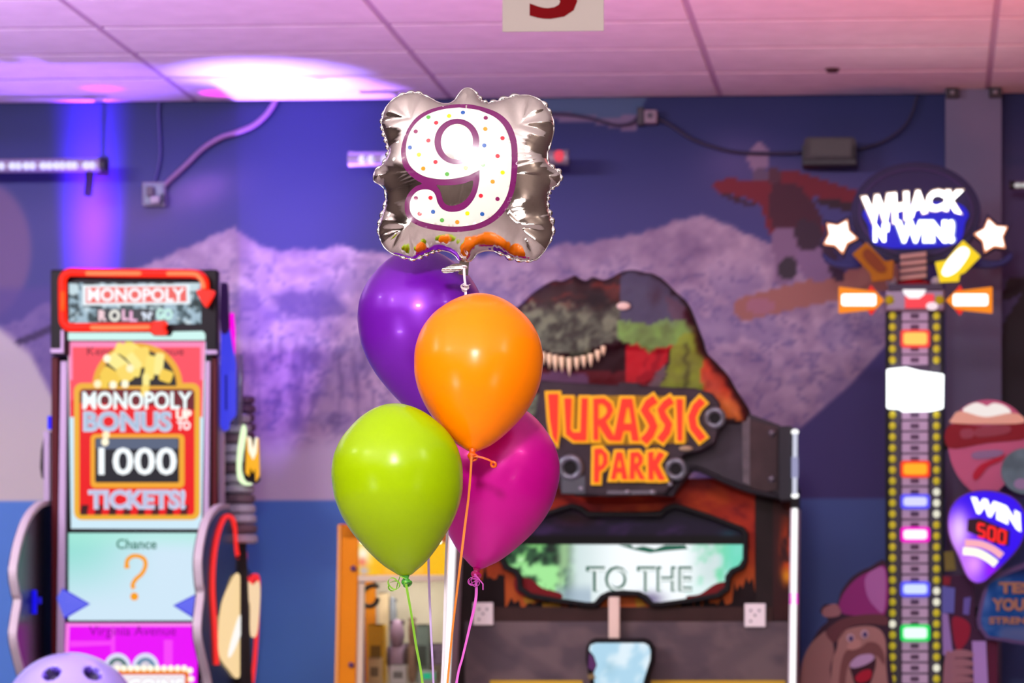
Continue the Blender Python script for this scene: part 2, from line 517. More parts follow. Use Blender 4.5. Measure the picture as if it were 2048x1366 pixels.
for k, x in enumerate(xs):
    b = build('grid_bar', MB().box(x - 0.0125, x + 0.0125, ys[-1], -0.002, CEIL + 0.004, CEIL + 0.0175), m_grid, cl, (0, 0, CEIL))
for y in ys[1:]:
    build('grid_bar', MB().box(xs[0], xs[-1], y - 0.012, y + 0.012, CEIL + 0.006, CEIL + 0.0178), m_grid, cl, (0, 0, CEIL))

# ------------------------------------------------------------------ the mural on the back wall
RIDGE = [(-400, 700), (-100, 690), (40, 640), (140, 575), (230, 545), (300, 528), (360, 500), (430, 472), (468, 459), (500, 480), (560, 503), (640, 496), (690, 487), (730, 502),
         (900, 520), (1060, 500), (1130, 486), (1180, 485), (1240, 474), (1310, 455), (1370, 436), (1405, 429), (1440, 441), (1500, 470), (1560, 492), (1620, 522), (1700, 560), (1800, 600), (1900, 560), (2100, 470), (2600, 420)]
def mural(px, py):  # purple cast of the room light is mixed into these colours
    """display colours of the painting at the wall points seen at px, py."""
    n1 = fbm(px / 60, py / 60, 4); n2 = fbm(px / 24 + 9, py / 20, 4); n3 = fbm(px / 150 + 40, py / 90, 3)
    xr = np.array([p[0] for p in RIDGE]); yr = np.array([p[1] for p in RIDGE])
    c = np.zeros(px.shape + (3,)); t = sstep(190, 480, py)
    c = np.array((25, 31, 88.0)) * (1 - t)[..., None] + np.array((66, 66, 126.0)) * t[..., None]
    # soft clouds
    k = np.exp(-(((px - 395 - (380 - py) * 0.9) / 75) ** 2 + ((py - 385) / 42) ** 2)) * (0.6 + 0.8 * n1)
    c = mix(c, k * 0.75, (118, 92, 160))
    k = np.exp(-(((px - 260) / 130) ** 2 + ((py - 440) / 60) ** 2)); c = mix(c, k * 0.5, (104, 82, 145))
    k = np.exp(-(((px - 1470) / 70) ** 2 + ((py - 320) / 50) ** 2)); c = mix(c, k * 0.55, (100, 84, 140))
    k = np.exp(-(((px - 1620) / 160) ** 2 + ((py - 370) / 60) ** 2)); c = mix(c, k * 0.6, (98, 82, 132))
    # snow field under the ridge
    yl = np.interp(px, xr, yr) + (n2 - 0.5) * 14 + (fbm(px / 14, py * 0 + 3, 3) - 0.5) * 10
    sn = sstep(-3, 6, py - yl)
    snow = np.array((176, 150, 178.0)) - (sstep(700, 1300, px) * 8)[..., None] + (n1 - 0.5)[..., None] * np.array((84, 84, 66.0)) + (n2 - 0.5)[..., None] * np.array((60, 60, 46.0))
    n5 = np.abs(fbm(px / 44 + py / 130 + 3, py / 30 - px / 160, 4) - 0.5)
    snow = mix(snow, sstep(0.045, 0.015, n5) * 0.55 * sstep(480, 560, py), (96, 82, 134)); snow = mix(snow, sstep(0.56, 0.64, n1) * 0.45 * sstep(500, 580, py), (112, 96, 146))
    c = c * (1 - sn)[..., None] + snow * sn[..., None]
    # crags above the tree slope, tree slope, foot of the slope
    crag = np.exp(-(((px - 620) / 95) ** 2 + ((py - 612 + (px - 620) * -0.12) / 34) ** 2)); c = mix(c, sstep(0.35, 0.75, crag + (n1 - 0.5) * 0.9) * 0.75, (88, 70, 128))
    crag = np.exp(-(((px - 500) / 60) ** 2 + ((py - 640) / 60) ** 2)); c = mix(c, sstep(0.4, 0.8, crag + (n1 - 0.5) * 0.9) * 0.45, (100, 70, 150))
    tr = sstep(650, 700, py) * (1 - sstep(830, 890, py)) * (1 - sstep(720, 830, px)) * sstep(470, 530, px)
    trees = fbm(px / 11, py / 42 + 5, 3)
    c = mix(c, tr * sstep(0.5, 0.66, trees) * 0.55, (96, 78, 122))
    c = mix(c, tr * sstep(0.55, 0.7, fbm(px / 26 + 3, py / 30 + 8, 3)) * 0.4, (190, 165, 185))
    foot = sstep(850, 905, py + (n1 - 0.5) * 40) * (1 - sstep(760, 900, px)) * sstep(430, 470, px)
    c = mix(c, foot, (202, 188, 208))
    # left: low cloud and grey ground
    lc = 1 - sstep(0.9, 1.1, np.hypot((px + 30) / 92, (py - 500) / 135)); c = mix(c, lc * 0.8, (116, 88, 128))
    lg = sstep(0, 30, py - np.interp(px, [-400, 0, 60, 110, 140], [560, 640, 690, 790, 850])) * (1 - sstep(120, 160, px))
    c = mix(c, lg, (184, 174, 180))
    c = mix(c, lg * sstep(720, 900, py) * 0.5, (200, 190, 180))
    mid = sstep(0, 25, py - np.interp(px, [-400, 30, 110], [560, 565, 560])) * (1 - sstep(105, 140, px)) * (1 - lg); c = mix(c, mid * 0.7, (82, 66, 132))
    sk = segdist(px, py, [(38, 684), (70, 672), (112, 652)], False)[0]; c = mix(c, 1 - sstep(5, 9, sk), (58, 40, 84))
    # right: the slope ends on a diagonal, dark below it
    dg = sstep(-6, 6, (py - np.interp(px, [1200, 1540, 1600, 1700, 1770, 1800, 1900, 2300], [1050, 900, 856, 770, 692, 640, 400, 300])))
    c = mix(c, dg * sstep(1230, 1300, px), (66, 56, 116))
    c = mix(c, sstep(1890, 1900, px) * sstep(180, 420, py) * (1 - sstep(700, 900, py)) * 0.6, (82, 72, 112))
    # painted board end, snowboarder
    pl = stroke([(1488, 618), (1600, 590), (1800, 545)], [46, 50, 56])
    c[inpoly(px, py, pl)] = (164, 108, 100); c[np.hypot(px - 1492, py - 617) < 24] = (164, 108, 100)
    c[np.hypot((px - 1520) / 30, (py - 612) / 15) < 1] = (168, 112, 128)
    mk = inpoly(px, py, smooth_loop([(1430, 362), (1470, 358), (1510, 362), (1540, 345), (1580, 340), (1620, 352), (1700, 378), (1740, 390), (1730, 412), (1660, 402), (1626, 395), (1640, 430), (1650, 470), (1600, 482), (1560, 460), (1540, 472), (1528, 430), (1512, 405), (1470, 390), (1432, 382)], 4))
    c[mk] = (116, 26, 44)
    c[mk & inpoly(px, py, [(1545, 360), (1600, 372), (1640, 420), (1650, 475), (1590, 480), (1545, 458), (1535, 420)])] = (72, 28, 48)
    c[inpoly(px, py, smooth_loop([(1434, 384), (1470, 393), (1508, 408), (1500, 412), (1460, 400)], 4))] = (60, 26, 46)
    c[inpoly(px, py, smooth_loop([(1626, 396), (1700, 404), (1738, 412), (1730, 424), (1660, 416)], 4))] = (52, 28, 44)
    leg = inpoly(px, py, smooth_loop([(1545, 462), (1590, 456), (1610, 480), (1590, 520), (1580, 560), (1555, 570), (1548, 520)], 4)); c[leg] = (132, 104, 138)
    leg = inpoly(px, py, smooth_loop([(1600, 480), (1645, 478), (1668, 520), (1664, 556), (1620, 560), (1596, 530)], 4)); c[leg] = (134, 106, 144)
    c[inpoly(px, py, smooth_loop([(1560, 520), (1590, 518), (1594, 552), (1562, 556)], 3))] = (58, 48, 60)
    c[inpoly(px, py, smooth_loop([(1640, 490), (1670, 500), (1690, 560), (1668, 560), (1655, 530)], 3))] = (58, 34, 62)
    c[inpoly(px, py, smooth_loop([(1600, 440), (1640, 450), (1640, 490), (1602, 500), (1590, 470)], 3))] = (58, 36, 56)
    c[np.hypot((px - 1518) / 22, (py - 316) / 30) < 1] = (138, 110, 142)
    c[np.hypot((px - 1522) / 18, (py - 350) / 14) < 1] = (96, 76, 104)
    c[np.hypot((px - 1548) / 14, (py - 352) / 18) < 1] = (84, 44, 62)
    # dark figure at the far right
    fig = [(2300, 540), (2048, 552), (2015, 560), (2008, 600), (2040, 590), (2010, 640), (1995, 690), (1972, 668), (1958, 690), (1985, 706), (2002, 716), (1975, 742), (1956, 780), (1945, 830), (1940, 880), (2300, 900)]
    c[inpoly(px, py, smooth_loop(fig, 3))] = (40, 28, 40)
    # teal pennant near the ceiling
    c[inpoly(px, py, [(1000, 190), (1294, 190), (1284, 224), (1272, 246), (1240, 240), (1150, 230), (1000, 222)])] = (64, 82, 118)
    c[inpoly(px, py, [(1000, 222), (1150, 228), (1210, 236), (1276, 230), (1274, 262), (1235, 258), (1190, 246), (1110, 240), (1000, 240)])] = (112, 92, 126)
    # blue band along the foot; dimmer light at right painted into its colour
    bl = py > 997 - (px - 1024) * 0.002
    t = sstep(500, 1500, px)[..., None]
    blue = np.array((78, 126, 200.0)) * (1 - t) + np.array((74, 98, 160.0)) * t
    c = np.where(bl[..., None], blue, c)
    return c

step = 0.0145
gx = np.arange(RX0, RX1 + step, step); gz = np.linspace(0, CEIL + 0.017, int((CEIL) / step))
GX, GZ = np.meshgrid(gx, gz); nx, nz = len(gx), len(gz)
wx, wy = X0 + GX * CT, D0 - GX * ST
PX, PY = CX + wx / wy * F, CY - (GZ - CZ) / wy * F
mb = MB()
mb.v = list(zip(GX.ravel().tolist(), [0.0] * GX.size, GZ.ravel().tolist()))
ii = np.arange(nx * nz).reshape(nz, nx)
mb.f = np.stack([ii[:-1, :-1], ii[:-1, 1:], ii[1:, 1:], ii[1:, :-1]], -1).reshape(-1, 4).tolist()
mb.mi = [0]
m_mural = attr_mat('mural paint', 0.55, spec=0.25)
wb = solo('wall_back', mb, m_mural, (0, 0, 0), kind='structure', recalc=False)
MUR_GAIN = np.array((1.0, 1.0, 1.0))
setcol(wb.data, mural(PX.ravel(), PY.ravel()) * 1.0)
build('plaster_backing', MB().box(RX0, RX1, 0.004, 0.1, 0, CEIL + 0.1), m_side, wb)

# box column at the right, painted over
a, b = R(1891, 300, -0.16), R(2003, 300, -0.16)
mb = MB(); mb.box(a.x, b.x, -0.16, -0.001, 0.002, CEIL - 0.001)
solo('trim_1', mb, mat('column paint', (104, 98, 128), 0.7, noise=(1.5, 0.12)), (a.x, -0.16, 0), kind='structure')
for px in (1905, 1991):
    q = R(px, 184, -0.18)
    t = Thing('ceiling_hanger', 'small dark bracket at the ' + ('left' if px < 1950 else 'right') + ' top corner of the purple wall column', 'bracket', (q.x, -0.18, CEIL), group='column brackets')
    mb = MB(); mb.box(q.x - 0.03, q.x + 0.03, -0.20, -0.161, CEIL - 0.045, CEIL - 0.001)
    t.part('angle_plate', mb, mat('dark steel', (40, 30, 44), 0.6), bevel=0.004)
    t.part('bolt', MB().lathe([(0.010, 0), (0.010, 0.012), (0.004, 0.014)], 10, (q.x, -0.20, CEIL - 0.022), (0, -1, 0)), mat('steel', (120, 110, 120), 0.4, 0.8))
q = R(1665, 143, -0.7)
t = Thing('sprinkler_head', 'small dark sprinkler head in the pink ceiling at the right', 'sprinkler', (q.x, -0.72, CEIL))
t.part('escutcheon', MB().lathe([(0.033, 0), (0.033, -0.004), (0.02, -0.009)], 18, (q.x, -0.72, CEIL - 0.0003)), mat('sprinkler brass', (96, 62, 66), 0.5, 0.5))
t.part('nozzle', MB().lathe([(0.009, -0.006), (0.009, -0.010), (0.026, -0.012), (0.026, -0.014)], 14, (q.x, -0.72, CEIL)), mat('sprinkler brass', (96, 62, 66), 0.5, 0.5))

# ------------------------------------------------------------------ fittings on the wall
m_bar = mat('light bar housing', (150, 140, 150), 0.35, 0.4)
m_lens = mat('light bar lens', (190, 205, 200), 0.15, spec=0.8, emit=(190, 205, 200), es=0.45)
m_dark = mat('black metal', (26, 20, 28), 0.5)
def light_bar(px0, px1, y0, y1, Y, label, lens, bracket, hot=None):
    t = Thing('led_light_bar', label, 'light bar', (R((px0 + px1) / 2, y1, Y).x, Y, R(0, y1, Y).z), group='light bars on the mural wall')
    a, b = R(px0, y0, Y), R(px1, y1, Y); r = (a.z - b.z) / 2; zc = (a.z + b.z) / 2
    t.part('housing', MB().tube([(a.x, Y, zc), (b.x, Y, zc)], r, 16), m_bar, smooth=False)
    for x in (a.x, b.x):
        t.part('end_cap', MB().lathe([(r * 1.06, -0.012), (r * 1.06, 0.012)], 16, (x, Y, zc), (1, 0, 0)), m_dark if hot is None else m_bar)
    for p in lens:
        q = R(p, (y0 + y1) / 2 + 2, Y - r)
        t.part('lens', MB().ball((q.x, Y - r * 0.72, zc - r * 0.15), 0.020, 0.022, r * 0.62, 12, 8), m_lens, smooth=True)
    if hot:
        q = R(hot, (y0 + y1) / 2, Y - r); t.part('indicator_lamp', MB().ball((q.x, Y - r * 0.8, zc + r * 0.1), 0.026, 0.02, r * 0.8, 12, 8), emi('red indicator', (235, 70, 90)), smooth=True)
    for p, dz in bracket:
        q = R(p, y1, Y)
        t.part('bracket', MB().tube([(q.x, Y, zc), (q.x - 0.01, Y * 0.9, zc - dz * 0.6), (q.x - 0.02, Y * 0.85, zc - dz * 1.05)], 0.019, 8), m_dark)
        t.part('wall_arm', MB().tube([(q.x, Y, zc + r * 0.5), (q.x, -0.012, zc + r * 0.5)], 0.009, 8), m_dark)
        t.part('wall_plate', MB().box(q.x - 0.03, q.x + 0.03, -0.012, -0.001, zc - 0.02, zc + 0.05), m_dark, bevel=0.003)
light_bar(-260, 207, 320, 344, -0.24, 'long silver light bar with lens row at the upper left of the mural', list(range(-240, -10, 24)) + [2, 24, 36, 52, 64, 86, 98, 112, 124, 138, 148, 172, 184], [(180, 0.13), (-200, 0.13)])
light_bar(703, 1132, 304, 330, -0.24, 'silver light bar half hidden behind the foil number balloon', [724, 742, 770, 800, 840, 880, 930, 980, 1040, 1080], [(760, 0.03), (1080, 0.03)], hot=1118)
light_bar(2024, 2330, 363, 376, -0.24, 'light bar cut off by the right edge of the picture', [2036, 2050, 2070, 2090, 2110], [(2140, 0.05), (2260, 0.05)])

m_box = mat('grey box', (128, 120, 140), 0.5)
q = R(304, 386, -0.05)
t = Thing('wall_outlet', 'small grey outlet box with plugs on the mural above the red arrow game', 'outlet', (q.x, -0.05, q.z))
t.part('back_box', rbox(284, 364, 330, 412, -0.045, -0.001), m_box, bevel=0.005)
t.part('cover_plate', rbox(288, 368, 326, 408, -0.052, -0.045), mat('cover plate', (104, 110, 140), 0.4), bevel=0.003)
t.part('plug', rbox(292, 372, 306, 392, -0.085, -0.052), mat('brown plug', (84, 66, 84), 0.5), bevel=0.006)
t.part('plug', rbox(300, 392, 318, 406, -0.09, -0.052), mat('white plug', (170, 156, 170), 0.5), bevel=0.006)
t.part('plug', rbox(319, 388, 327, 404, -0.075, -0.052), mat('dark plug', (46, 42, 74), 0.5), bevel=0.004)
def cable(name, label, cat, pts, r, m, Y=-0.03, group=None, end=None):
    P = [R(x, y, Y) for x, y in pts]
    if end: P += [Vector(e) for e in end]
    P = curve3(P, 8)
    return solo(name, MB().tube(P, r, 8), m, (P[0].x, P[0].y, P[0].z), label, cat, group, smooth=True)
def up(px, Y=-0.03): return (R(px, 200, Y).x, Y, CEIL + 0.002)
P0 = [up(551)] + [tuple(R(x, y, -0.03)) for x, y in ((545, 212), (530, 232), (505, 252), (470, 266), (440, 276), (405, 298), (370, 332), (340, 360), (322, 378))]
solo('cable', MB().tube(curve3(P0, 8), 0.0125, 8), mat('lilac cable', (132, 94, 140), 0.5), P0[0], 'thick lilac cable curving from ceiling to wall outlet', 'cable', smooth=True)
P0 = [up(318)] + [tuple(R(x, y, -0.02)) for x, y in ((317, 230), (319, 270), (320, 310), (314, 345), (306, 372))]
solo('cable', MB().tube(curve3(P0, 6), 0.006, 6), mat('thin blue cord', (70, 62, 128), 0.5), P0[0], 'thin dark cord hanging straight down to the wall outlet', 'cable', smooth=True)

q = R(1292, 232, -0.06)
t = Thing('junction_box', 'small beige box with a dark clamp beside the teal pennant', 'junction box', (q.x, -0.06, q.z))
t.part('box', rbox(1288, 219, 1314, 246, -0.07, -0.001), mat('beige box', (132, 108, 126), 0.5), bevel=0.006)
t.part('knockout', MB().lathe([(0.014, 0), (0.014, 0.004)], 14, (R(1300, 231, -0.07).x, -0.07, R(1300, 231, -0.07).z), (0, -1, 0)), mat('dark knockout', (60, 44, 66), 0.5))
t.part('clamp', rbox(1274, 214, 1288, 250, -0.05, -0.001), mat('dark clamp', (42, 26, 46), 0.5), bevel=0.004)
mc = mat('dark cable', (44, 30, 66), 0.5)
P0 = [tuple(R(x, y, -0.03)) for x, y in ((1314, 236), (1340, 250), (1380, 276), (1420, 292), (1470, 304), (1540, 307), (1604, 306))]
solo('cable', MB().tube(curve3(P0, 6), 0.008, 6), mc, P0[0], 'dark cable sagging from the beige box to the brown wall lamp box', 'cable', smooth=True)
P0 = [tuple(R(x, y, -0.03)) for x, y in ((1000, 214), (1080, 226), (1130, 228), (1180, 236), (1230, 250), (1262, 246), (1276, 234))]
solo('cable', MB().tube(curve3(P0, 6), 0.007, 6), mc, P0[0], 'dark cable running from behind the foil balloon to the beige box', 'cable', smooth=True)
P0 = [tuple(R(x, y, -0.03)) for x, y in ((1716, 300), (1760, 286), (1800, 262), (1822, 232))] + [up(1836)]
solo('cable', MB().tube(curve3(P0, 6), 0.007, 6), mc, P0[0], 'dark cable rising from the brown wall lamp box to the ceiling', 'cable', smooth=True)
q = R(1660, 300, -0.15)
t = Thing('flood_lamp', 'unlit dark brown flood lamp box high on the mural', 'lamp', (q.x, -0.1, q.z))
t.part('body', board(rrect(1608, 274, 1712, 322, 10), -0.16, 0.13), mat('dark olive metal', (58, 46, 52), 0.6, noise=(30, 0.2)), bevel=0.006)
t.part('front_glass', board(rrect(1620, 278, 1702, 312, 4), -0.168, 0.008), mat('dim lamp glass', (58, 48, 48), 0.5))
t.part('lower_rail', rbox(1606, 318, 1714, 330, -0.17, -0.05), mat('black metal', (26, 20, 28), 0.5), bevel=0.005)
t.part('mount', rbox(1640, 290, 1680, 316, -0.04, -0.001), m_dark)
for px in (1608, 1708):
    t.part('side_arm', rbox(px - 4, 290, px + 4, 330, -0.16, -0.02), m_dark, bevel=0.003)

# ------------------------------------------------------------------ number card hung from the ceiling
q = R(1105, 62, 0)
dS = 8.6
def WR(px, py, d): return world2room(W(px, py, d))
a, b = WR(1004, 65, dS), WR(1208, 60, dS)
sx, sy, sz = (a.x + b.x) / 2, (a.y + b.y) / 2, (a.z + b.z) / 2
t = Thing('number_card', 'white card with a big red 5 hanging from the ceiling', 'sign', (sx, sy, sz))
w2 = (b.x - a.x) / 2; h = 0.20
mb = MB(); mb.box(sx - w2, sx + w2, sy, sy + 0.004, sz, sz + h); t.part('card', mb, mat('card white', (196, 184, 180), 0.7, spec=0.2))
mb = MB(); vs, fs = text_geo('5', 0.03)
x0, x1, y0, y1 = vs[:, 0].min(), vs[:, 0].max(), vs[:, 1].min(), vs[:, 1].max()
cx0, cx1 = WR(1059, 38, dS).x, WR(1155, 38, dS).x; z0 = WR(1100, 38, dS).z
mb.add([(cx0 + (x - x0) / (x1 - x0) * (cx1 - cx0), sy - 0.001 - z * 0.001, z0 + (y - y0) / (y1 - y0) * 0.136) for x, y, z in vs], fs)
t.part('numeral', mb, mat('card red', (120, 0, 10), 0.7, spec=0.1))
for s in (-1, 1):
    t.part('hanging_cord', MB().tube([(sx + s * w2 * 0.8, sy + 0.002, sz + h - 0.01), (sx + s * w2 * 0.8, sy + 0.002, CEIL + 0.0183)], 0.0015, 6), mat('clear cord', (200, 190, 200), 0.4))
    t.part('eyelet', MB().torus((sx + s * w2 * 0.8, sy + 0.002, sz + h - 0.014), (0, 1, 0), 0.006, 0.0035, 12, 6), mat('steel', (120, 110, 120), 0.4, 0.8))

# uplight cans on the floor behind the games throw the violet beams; an unseen flag is added to cut the right beam's left edge
for bx, Y, nm, fl in ((BXR, -0.32, 'right', True), (R(250, 800, 0).x, -0.62, 'left', False)):
    q = Vector((bx, Y, 0.55 if fl else 0.72))
    t = Thing('floor_uplight', 'black uplight can on a stand throwing the ' + nm + ' violet beam', 'lamp', (q.x, Y, 0), group='floor uplights')
    t.part('stand', MB().tube([(q.x, Y, 0.02), (q.x, Y, q.z - 0.16)], 0.02, 10), m_dark)
    t.part('foot', MB().lathe([(0.14, 0), (0.14, 0.02), (0.03, 0.03)], 20, (q.x, Y, 0)), m_dark)
    t.part('can', MB().lathe([(0.05, -0.17), (0.06, -0.16), (0.06, -0.03), (0.052, -0.03), (0.05, -0.15)], 20, (q.x, Y, q.z)), m_dark)
    if fl: t.part('beam_flag', MB().box(q.x - 0.012, q.x - 0.008, Y - 0.10, Y + 0.30, q.z - 0.10, q.z + 0.62), m_dark)

# ================================================================== left: tall board-path ticket game
ALB[0] = 0.55
m_blk = mat('black cabinet', (26, 18, 24), 0.45, noise=(6, 0.1))
m_mar = mat('maroon cabinet', (100, 16, 30), 0.4)
m_lil = mat('lilac edge moulding', (240, 212, 250), 0.35)
m_crm = mat('pale edge moulding', (255, 238, 246), 0.35)
YS = -1.13                                   # plane of the screen column
g = Thing('arcade_machine', 'tall black ticket arcade game with red arrow sign and glowing board squares', 'arcade machine', (R(270, 1300, YS).x, -0.75, 0))
def lit(rgb, s=1.0): return emi('lit %d %d %d %.2f' % (*rgb, s), rgb, s)
# cabinet
a, b = R(102, 710, YS + 0.02), R(433, 710, YS + 0.02)
g.part('lower_cabinet', MB().box(a.x, b.x, YS + 0.02, YS + 0.07, 0.03, R(0, 712, YS).z), m_blk, bevel=0.006)
g.part('rear_cabinet', MB().box(a.x + 0.01, b.x - 0.16, YS + 0.071, -0.88, 0.03, R(0, 720, YS).z), m_blk, bevel=0.006)
g.part('marquee_box', board([(101, 539), (434, 539), (434, 710), (412, 710), (412, 681), (134, 681), (134, 710), (101, 710)], YS - 0.06, 0.06), m_blk, bevel=0.006)
g.part('side_strip', rbox(103, 714, 116, 1420, YS - 0.012, YS + 0.018), m_mar, bevel=0.003)
g.part('side_strip', rbox(424, 714, 434, 1420, YS - 0.012, YS + 0.018), m_mar, bevel=0.003)
def quad(pts, Y, th): return board(pts, Y, th)
g.part('edge_moulding', quad([(121, 722), (133, 722), (127, 1366), (112, 1366)], YS - 0.02, 0.03), m_lil, bevel=0.003)
g.part('edge_moulding', quad([(411, 722), (420, 722), (414, 1366), (402, 1366)], YS - 0.02, 0.03), m_lil, bevel=0.003)
g.part('corner_moulding', board([(101, 697), (121, 697), (121, 660), (127, 660), (127, 706), (101, 706)], YS - 0.075, 0.014), m_lil, bevel=0.002)
g.part('corner_moulding', board([(411, 700), (434, 700), (434, 708), (411, 708)], YS - 0.075, 0.014), m_lil, bevel=0.002)
g.part('outer_moulding', rbox(87, 862, 99, 1030, YS + 0.10, YS + 0.13), m_lil, bevel=0.003)
g.part('outer_bracket', board([(82, 900), (88, 870), (88, 960), (83, 955), (80, 935)], YS + 0.11, 0.02), mat('dark bracket', (50, 42, 48), 0.5))
g.part('blue_glow_patch', rbox(95, 832, 101, 858, YS + 0.05, YS + 0.08), lit((30, 20, 255), 1.2))
g.part('rear_strip', rbox(435, 720, 447, 1030, YS + 0.15, YS + 0.19), m_lil, bevel=0.003)
# marquee picture
YM = YS - 0.064
def doodle(px, py):
    v = fbm(px / 9, py / 9, 3); w = vnoise(px / 7 + 60, py / 11)
    c = np.zeros(px.shape + (3,)) + np.array((70, 92, 98.0))
    c = mix(c, sstep(0.42, 0.6, v), (168, 196, 212)); c = mix(c, sstep(0.68, 0.85, w) * 0.8, (222, 240, 246)); c = mix(c, sstep(0.36, 0.28, v), (46, 62, 62))
    k = (np.hypot((px - 388), (py - 572)) < 11) | (np.hypot((px - 146), (py - 578)) < 12); c[k] = (205, 228, 236)
    c = mix(c, inpoly(px, py, [(192, 616), (292, 616), (312, 622), (312, 646), (192, 646)]) * 1.0, (74, 74, 78))
    return c
mp = painted(g, 'marquee_picture', 138, 566, 402, 648, YM, 3.0, doodle, attr_mat('marquee glow', emit=0.95), th=0.003)
g.part('logo_frame', board([(165, 570), (379, 568), (380, 608), (165, 611)], YM - 0.005, 0.004), lit((236, 246, 252), 1.0))
g.part('logo_field', board([(172, 575), (372, 573), (373, 603), (172, 606)], YM - 0.007, 0.002), lit((240, 96, 88), 1.0))
g.part('logo_lettering', text('MONOPOLY', (175, 576, 369, 603), YM - 0.010, 0.003, off=0.030), lit((246, 250, 255), 1.05))
g.part('word_lettering', text('R', (197, 620, 213, 642), YM - 0.008, 0.004, off=0.05), lit((250, 214, 222), 1.0))
g.part('word_lettering', text('O', (218, 619, 240, 643), YM - 0.008, 0.004, off=0.05), lit((238, 236, 226), 1.0))
g.part('word_lettering', text('L', (244, 619, 257, 641), YM - 0.008, 0.004, off=0.05), lit((244, 190, 220), 1.0))
g.part('word_lettering', text('L', (259, 622, 274, 643), YM - 0.008, 0.004, off=0.05), lit((244, 182, 220), 1.0))
g.part('word_lettering', text("'N'", (283, 624, 304, 640), YM - 0.008, 0.004, off=0.05), lit((226, 236, 252), 1.0))
g.part('word_lettering', text('GO', (312, 617, 345, 640), YM - 0.008, 0.004, off=0.05), lit((200, 244, 232), 1.0))
# neon arrow
YN = YM - 0.035
def nz(pts): return [R(x, y, YN) for x, y in pts]
arc = lambda cx, cy, r, a0, a1, n=7: [(cx + r * math.cos(math.radians(a0 + (a1 - a0) * i / n)), cy + r * math.sin(math.radians(a0 + (a1 - a0) * i / n))) for i in range(n + 1)]
path = [(312, 654)] + arc(143, 638, 17, 90, 180) + [(125, 600)] + arc(144, 563, 19, 180, 270) + [(250, 546), (380, 547)] + arc(389, 569, 21, 270, 360) + [(411, 584)]
path[-1] = (410, 592)
m_neon = lit((255, 34, 0), 1.15); m_core = lit((255, 138, 84), 1.1)
na = g.part('neon_arrow', MB().tube(nz(path), 0.0185, 14), m_neon, smooth=True)
for seg in ([(170, 546), (205, 546.2), (288, 546.6)], [(330, 547), (385, 547.5), (398, 553), (406, 566), (408, 578)], [(178, 655), (230, 655), (306, 654)], [(125, 580), (125, 625)]):
    P = curve3([R(x, y, YN - 0.0125) for x, y in seg], 6)
    g.part('glow_core', MB().tube(P, [0.003] + [0.010] * (len(P) - 2) + [0.003], 8), m_core if seg[0][0] != 125 else lit((255, 92, 22), 1.1), sub=na, smooth=True)
g.part('arrow_head', board(smooth_loop([(393, 584), (398, 580), (406, 580), (416, 580), (424, 580), (427, 586), (414, 610), (408, 611)], 3), YN - 0.02, 0.035), m_neon, bevel=0.006)
g.part('arrow_tail', board([(300, 650), (306, 642), (331, 642), (334, 648), (328, 655), (334, 664), (330, 669), (306, 669), (298, 660)], YN - 0.022, 0.03), m_neon, bevel=0.006)
# lit strip under the marquee
g.part('light_strip', board([(136, 665), (300, 665), (308, 672), (342, 672), (346, 663), (405, 662), (410, 668), (410, 680), (136, 680)], YM - 0.004, 0.01), lit((206, 246, 240), 1.0), bevel=0.002)
# screen column: three board squares in view
T0 = YS - 0.008
sq = g.part('screen_square', board([(136, 682), (410, 682), (402, 1058), (142, 1057)], T0, 0.012), lit((208, 236, 250), 1.0))
def S(name, pts, lift, rgb, s=1.0, holes=(), th=0.0012): return g.part(name, board(pts, T0 - lift, th, holes=holes), lit(rgb, s), sub=sq)
S('red_field', [(138, 690), (408, 690), (405, 834), (140, 834)], 0.002, (255, 76, 92))
S('pink_border', [(137, 683), (410, 683), (408, 760), (401, 760), (401, 694), (145, 694), (145, 760), (138, 760)], 0.003, (255, 142, 190))
S('red_edge_strip', [(140, 800), (147, 800), (147, 834), (140, 834)], 0.003, (240, 16, 40))  # deeper red strip at the left of the square
g.part('street_lettering', text('Kentucky Avenue', (174, 694, 368, 716), T0 - 0.004, 0.001), lit((120, 10, 40), 0.8), sub=sq)
S('dome_rim', ell(275, 772, 90, 86, 28, 180, 360), 0.005, (238, 172, 40)); S('dome_field', ell(275, 772, 78, 74, 28, 180, 360), 0.0065, (24, 22, 20))
S('gold_frame', rrect(148, 766, 400, 1040, 16), 0.006, (240, 176, 44), holes=())
S('inner_field', rrect(159, 778, 389, 1030, 8), 0.0075, (238, 8, 14))
S('inner_band', [(159, 806), (159, 784), (166, 778), (382, 778), (389, 784), (389, 820), (340, 812)], 0.0085, (112, 18, 30))
for i in range(8):
    x = 160 + i * 28.6
    S('floor_check', [(x + 3, 1010), (x + 17, 1010), (x + 14, 1030), (x - 0, 1030)], 0.0085, (84, 8, 14) if i % 2 else (60, 6, 10))
rr = random.Random(3)
for i, (x, y, w, h, an) in enumerate([(262, 703, 40, 34, 35), (236, 726, 44, 26, 40), (222, 752, 42, 26, 30), (285, 715, 30, 40, -10), (300, 735, 20, 48, 8), (318, 728, 18, 44, 6), (332, 752, 26, 24, 20), (250, 748, 26, 34, -30), (272, 742, 18, 24, 10), (292, 760, 14, 26, 0), (206, 766, 22, 18, 20), (290, 782, 16, 24, 6), (248, 700, 36, 22, 20), (268, 722, 34, 18, 50)]):
    S('gold_bar', rot(rrect(x - w / 2, y - h / 2, x + w / 2, y + h / 2, 5, 3), (x, y), an), 0.010 + 0.0004 * i, [(252, 226, 110), (255, 236, 140), (246, 205, 70), (250, 216, 96)][i % 4])
